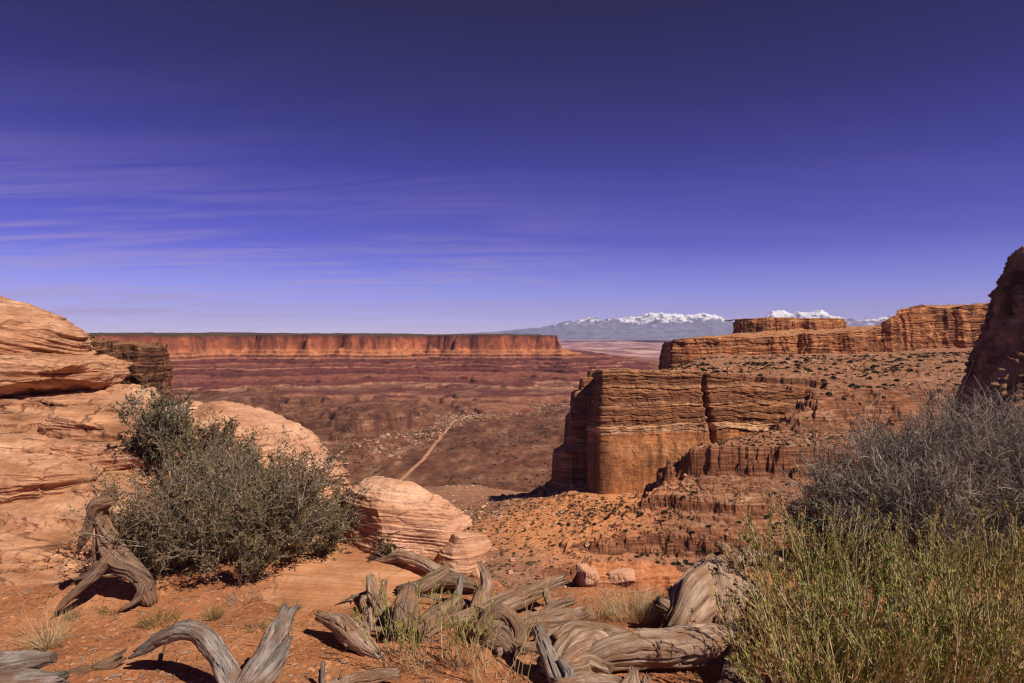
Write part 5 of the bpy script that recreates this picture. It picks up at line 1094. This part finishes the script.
# fallen blocks on the benches
n = 9000; x = RNG.uniform(-80, 480, n); y = np.sqrt(RNG.uniform(420 ** 2, 900 ** 2, n)); z = slope_h(x, y); px = CX + F * x / y; py = HOR - F * (z - EYE) / y
ok = inside(px, py) & (RNG.random(n) < 0.25 + 0.75 * clump(x * 1.5 + 90, y * 1.5))
m, nt, b = base_mat("fallen_block_rock"); geo = N(nt, "ShaderNodeNewGeometry")
nt.links.new(ramp(nt, [(0.0, (0.26, 0.10, 0.05)), (0.5, (0.44, 0.20, 0.105)), (1.0, (0.60, 0.34, 0.20))], geo.outputs["Random Per Island"]), b.inputs["Base Color"]); MAT["blocks"] = m
pebbles("rock_rubble", "fallen blocks scattered over the rock benches", "rubble", np.stack([x, y, z], 1)[ok], (0.5 + 2.2 * RNG.random(n) ** 4)[ok], MAT["blocks"], 0.75)

# pale rubble along the white rim on the canyon floor
line = np.array([P(345, 466, 1740), P(372, 452, 1950), P(400, 441, 2160), P(432, 428, 2480), P(455, 418, 2800), P(470, 417, 2840), P(505, 412, 3000), P(560, 405, 3300), P(592, 402, 3450)])
n = 3200; t = RNG.random(n) ** 0.8 * 8; i = np.minimum(t.astype(int), 7); f = (t - i)[:, None]; C = line[i] * (1 - f) + line[i + 1] * f
C[:, 0] += RNG.normal(size=n) * 38 + 60 * fbm2(C[:, 1] / 60, 0 * C[:, 0], 3, 95); C[:, 1] += RNG.normal(size=n) * 95; C[:, 2] = floor_h(C[:, 0], C[:, 1])
m, nt, b = base_mat("white_rim_rock"); geo = N(nt, "ShaderNodeNewGeometry")
nt.links.new(ramp(nt, [(0.0, (0.26, 0.13, 0.08)), (0.5, (0.42, 0.25, 0.165)), (1.0, (0.58, 0.41, 0.30))], geo.outputs["Random Per Island"]), b.inputs["Base Color"]); MAT["white_rim"] = m
pebbles("white_rim_rubble", "pale broken rock along the rim of the canyon floor bench", "rubble", C, 1.0 + 4.2 * RNG.random(n) ** 4, MAT["white_rim"], 0.7)
n = 1300; px = RNG.uniform(430, 590, n); py = RNG.uniform(455, 520, n); x = (px - CX) / F * 1500; y = RNG.uniform(600, 1900, n); x = (px - CX) / F * y; z = np.maximum(slope_h(x.clip(-900, 900), y.clip(100, 1320)), floor_h(x, y))
py = HOR - F * (z - EYE) / y; ok = (py > 462) & (py < 545) & (RNG.random(n) < clump(x, y)) & (y < 1300)
pebbles("talus_rubble", "pale and dark blocks strewn on the lower talus", "rubble", np.stack([x, y, z], 1)[ok], (0.8 + 2.4 * RNG.random(n) ** 3)[ok], MAT["white_rim"], 0.7)

n = 2600; y = RNG.uniform(1300, 3000, n); px = RNG.uniform(330, 590, n); x = (px - CX) / F * y; z = floor_h(x, y); ok = RNG.random(n) < clump(x * 0.5, y * 0.35) * 0.9
Vs, Fs, As, o_ = [], [], [], 0
for i in np.nonzero(ok)[0]:
    me_, V, Fq, A = BM[int(RNG.integers(5))]; s_ = RNG.uniform(1.5, 3.6)
    Vs.append(V[:160] * s_ + np.array([x[i], y[i], z[i]])); Fs.append(Fq[:40] + o_); As.append(A[:160]); o_ += 160
tag(obj("floor_scrub", new_mesh("floor_scrub", np.concatenate(Vs), np.concatenate(Fs), MAT["juniper"], smooth=False, attrs={"var": np.concatenate(As)})), "tiny dark scrub dotting the canyon floor", "scrub", kind="stuff")
# ------------------------------------------------------------------ haze
def make_haze():
    x, y0, y1, z0, z1 = 64000.0, -64000.0, 64000.0, -520.0, 2600.0
    V = [(-x, y0, z0), (x, y0, z0), (x, y1, z0), (-x, y1, z0), (-x, y0, z1), (x, y0, z1), (x, y1, z1), (-x, y1, z1)]
    Fq = [(0, 3, 2, 1), (4, 5, 6, 7), (0, 1, 5, 4), (1, 2, 6, 5), (2, 3, 7, 6), (3, 0, 4, 7)]
    m = bpy.data.materials.new("haze_air"); m.use_nodes = True; nt = m.node_tree; nt.nodes.clear()
    out = N(nt, "ShaderNodeOutputMaterial"); v = N(nt, "ShaderNodeVolumePrincipled")
    v.inputs["Color"].default_value = (0.66, 0.60, 1.0, 1); v.inputs["Density"].default_value = 1.2e-5
    v.inputs["Anisotropy"].default_value = 0.0
    nt.links.new(v.outputs[0], out.inputs["Volume"])
    o = obj("haze", new_mesh("haze", V, np.array(Fq), m, smooth=False))
    tag(o, "thin lilac haze over the distant country", "haze", kind="stuff")
make_haze()
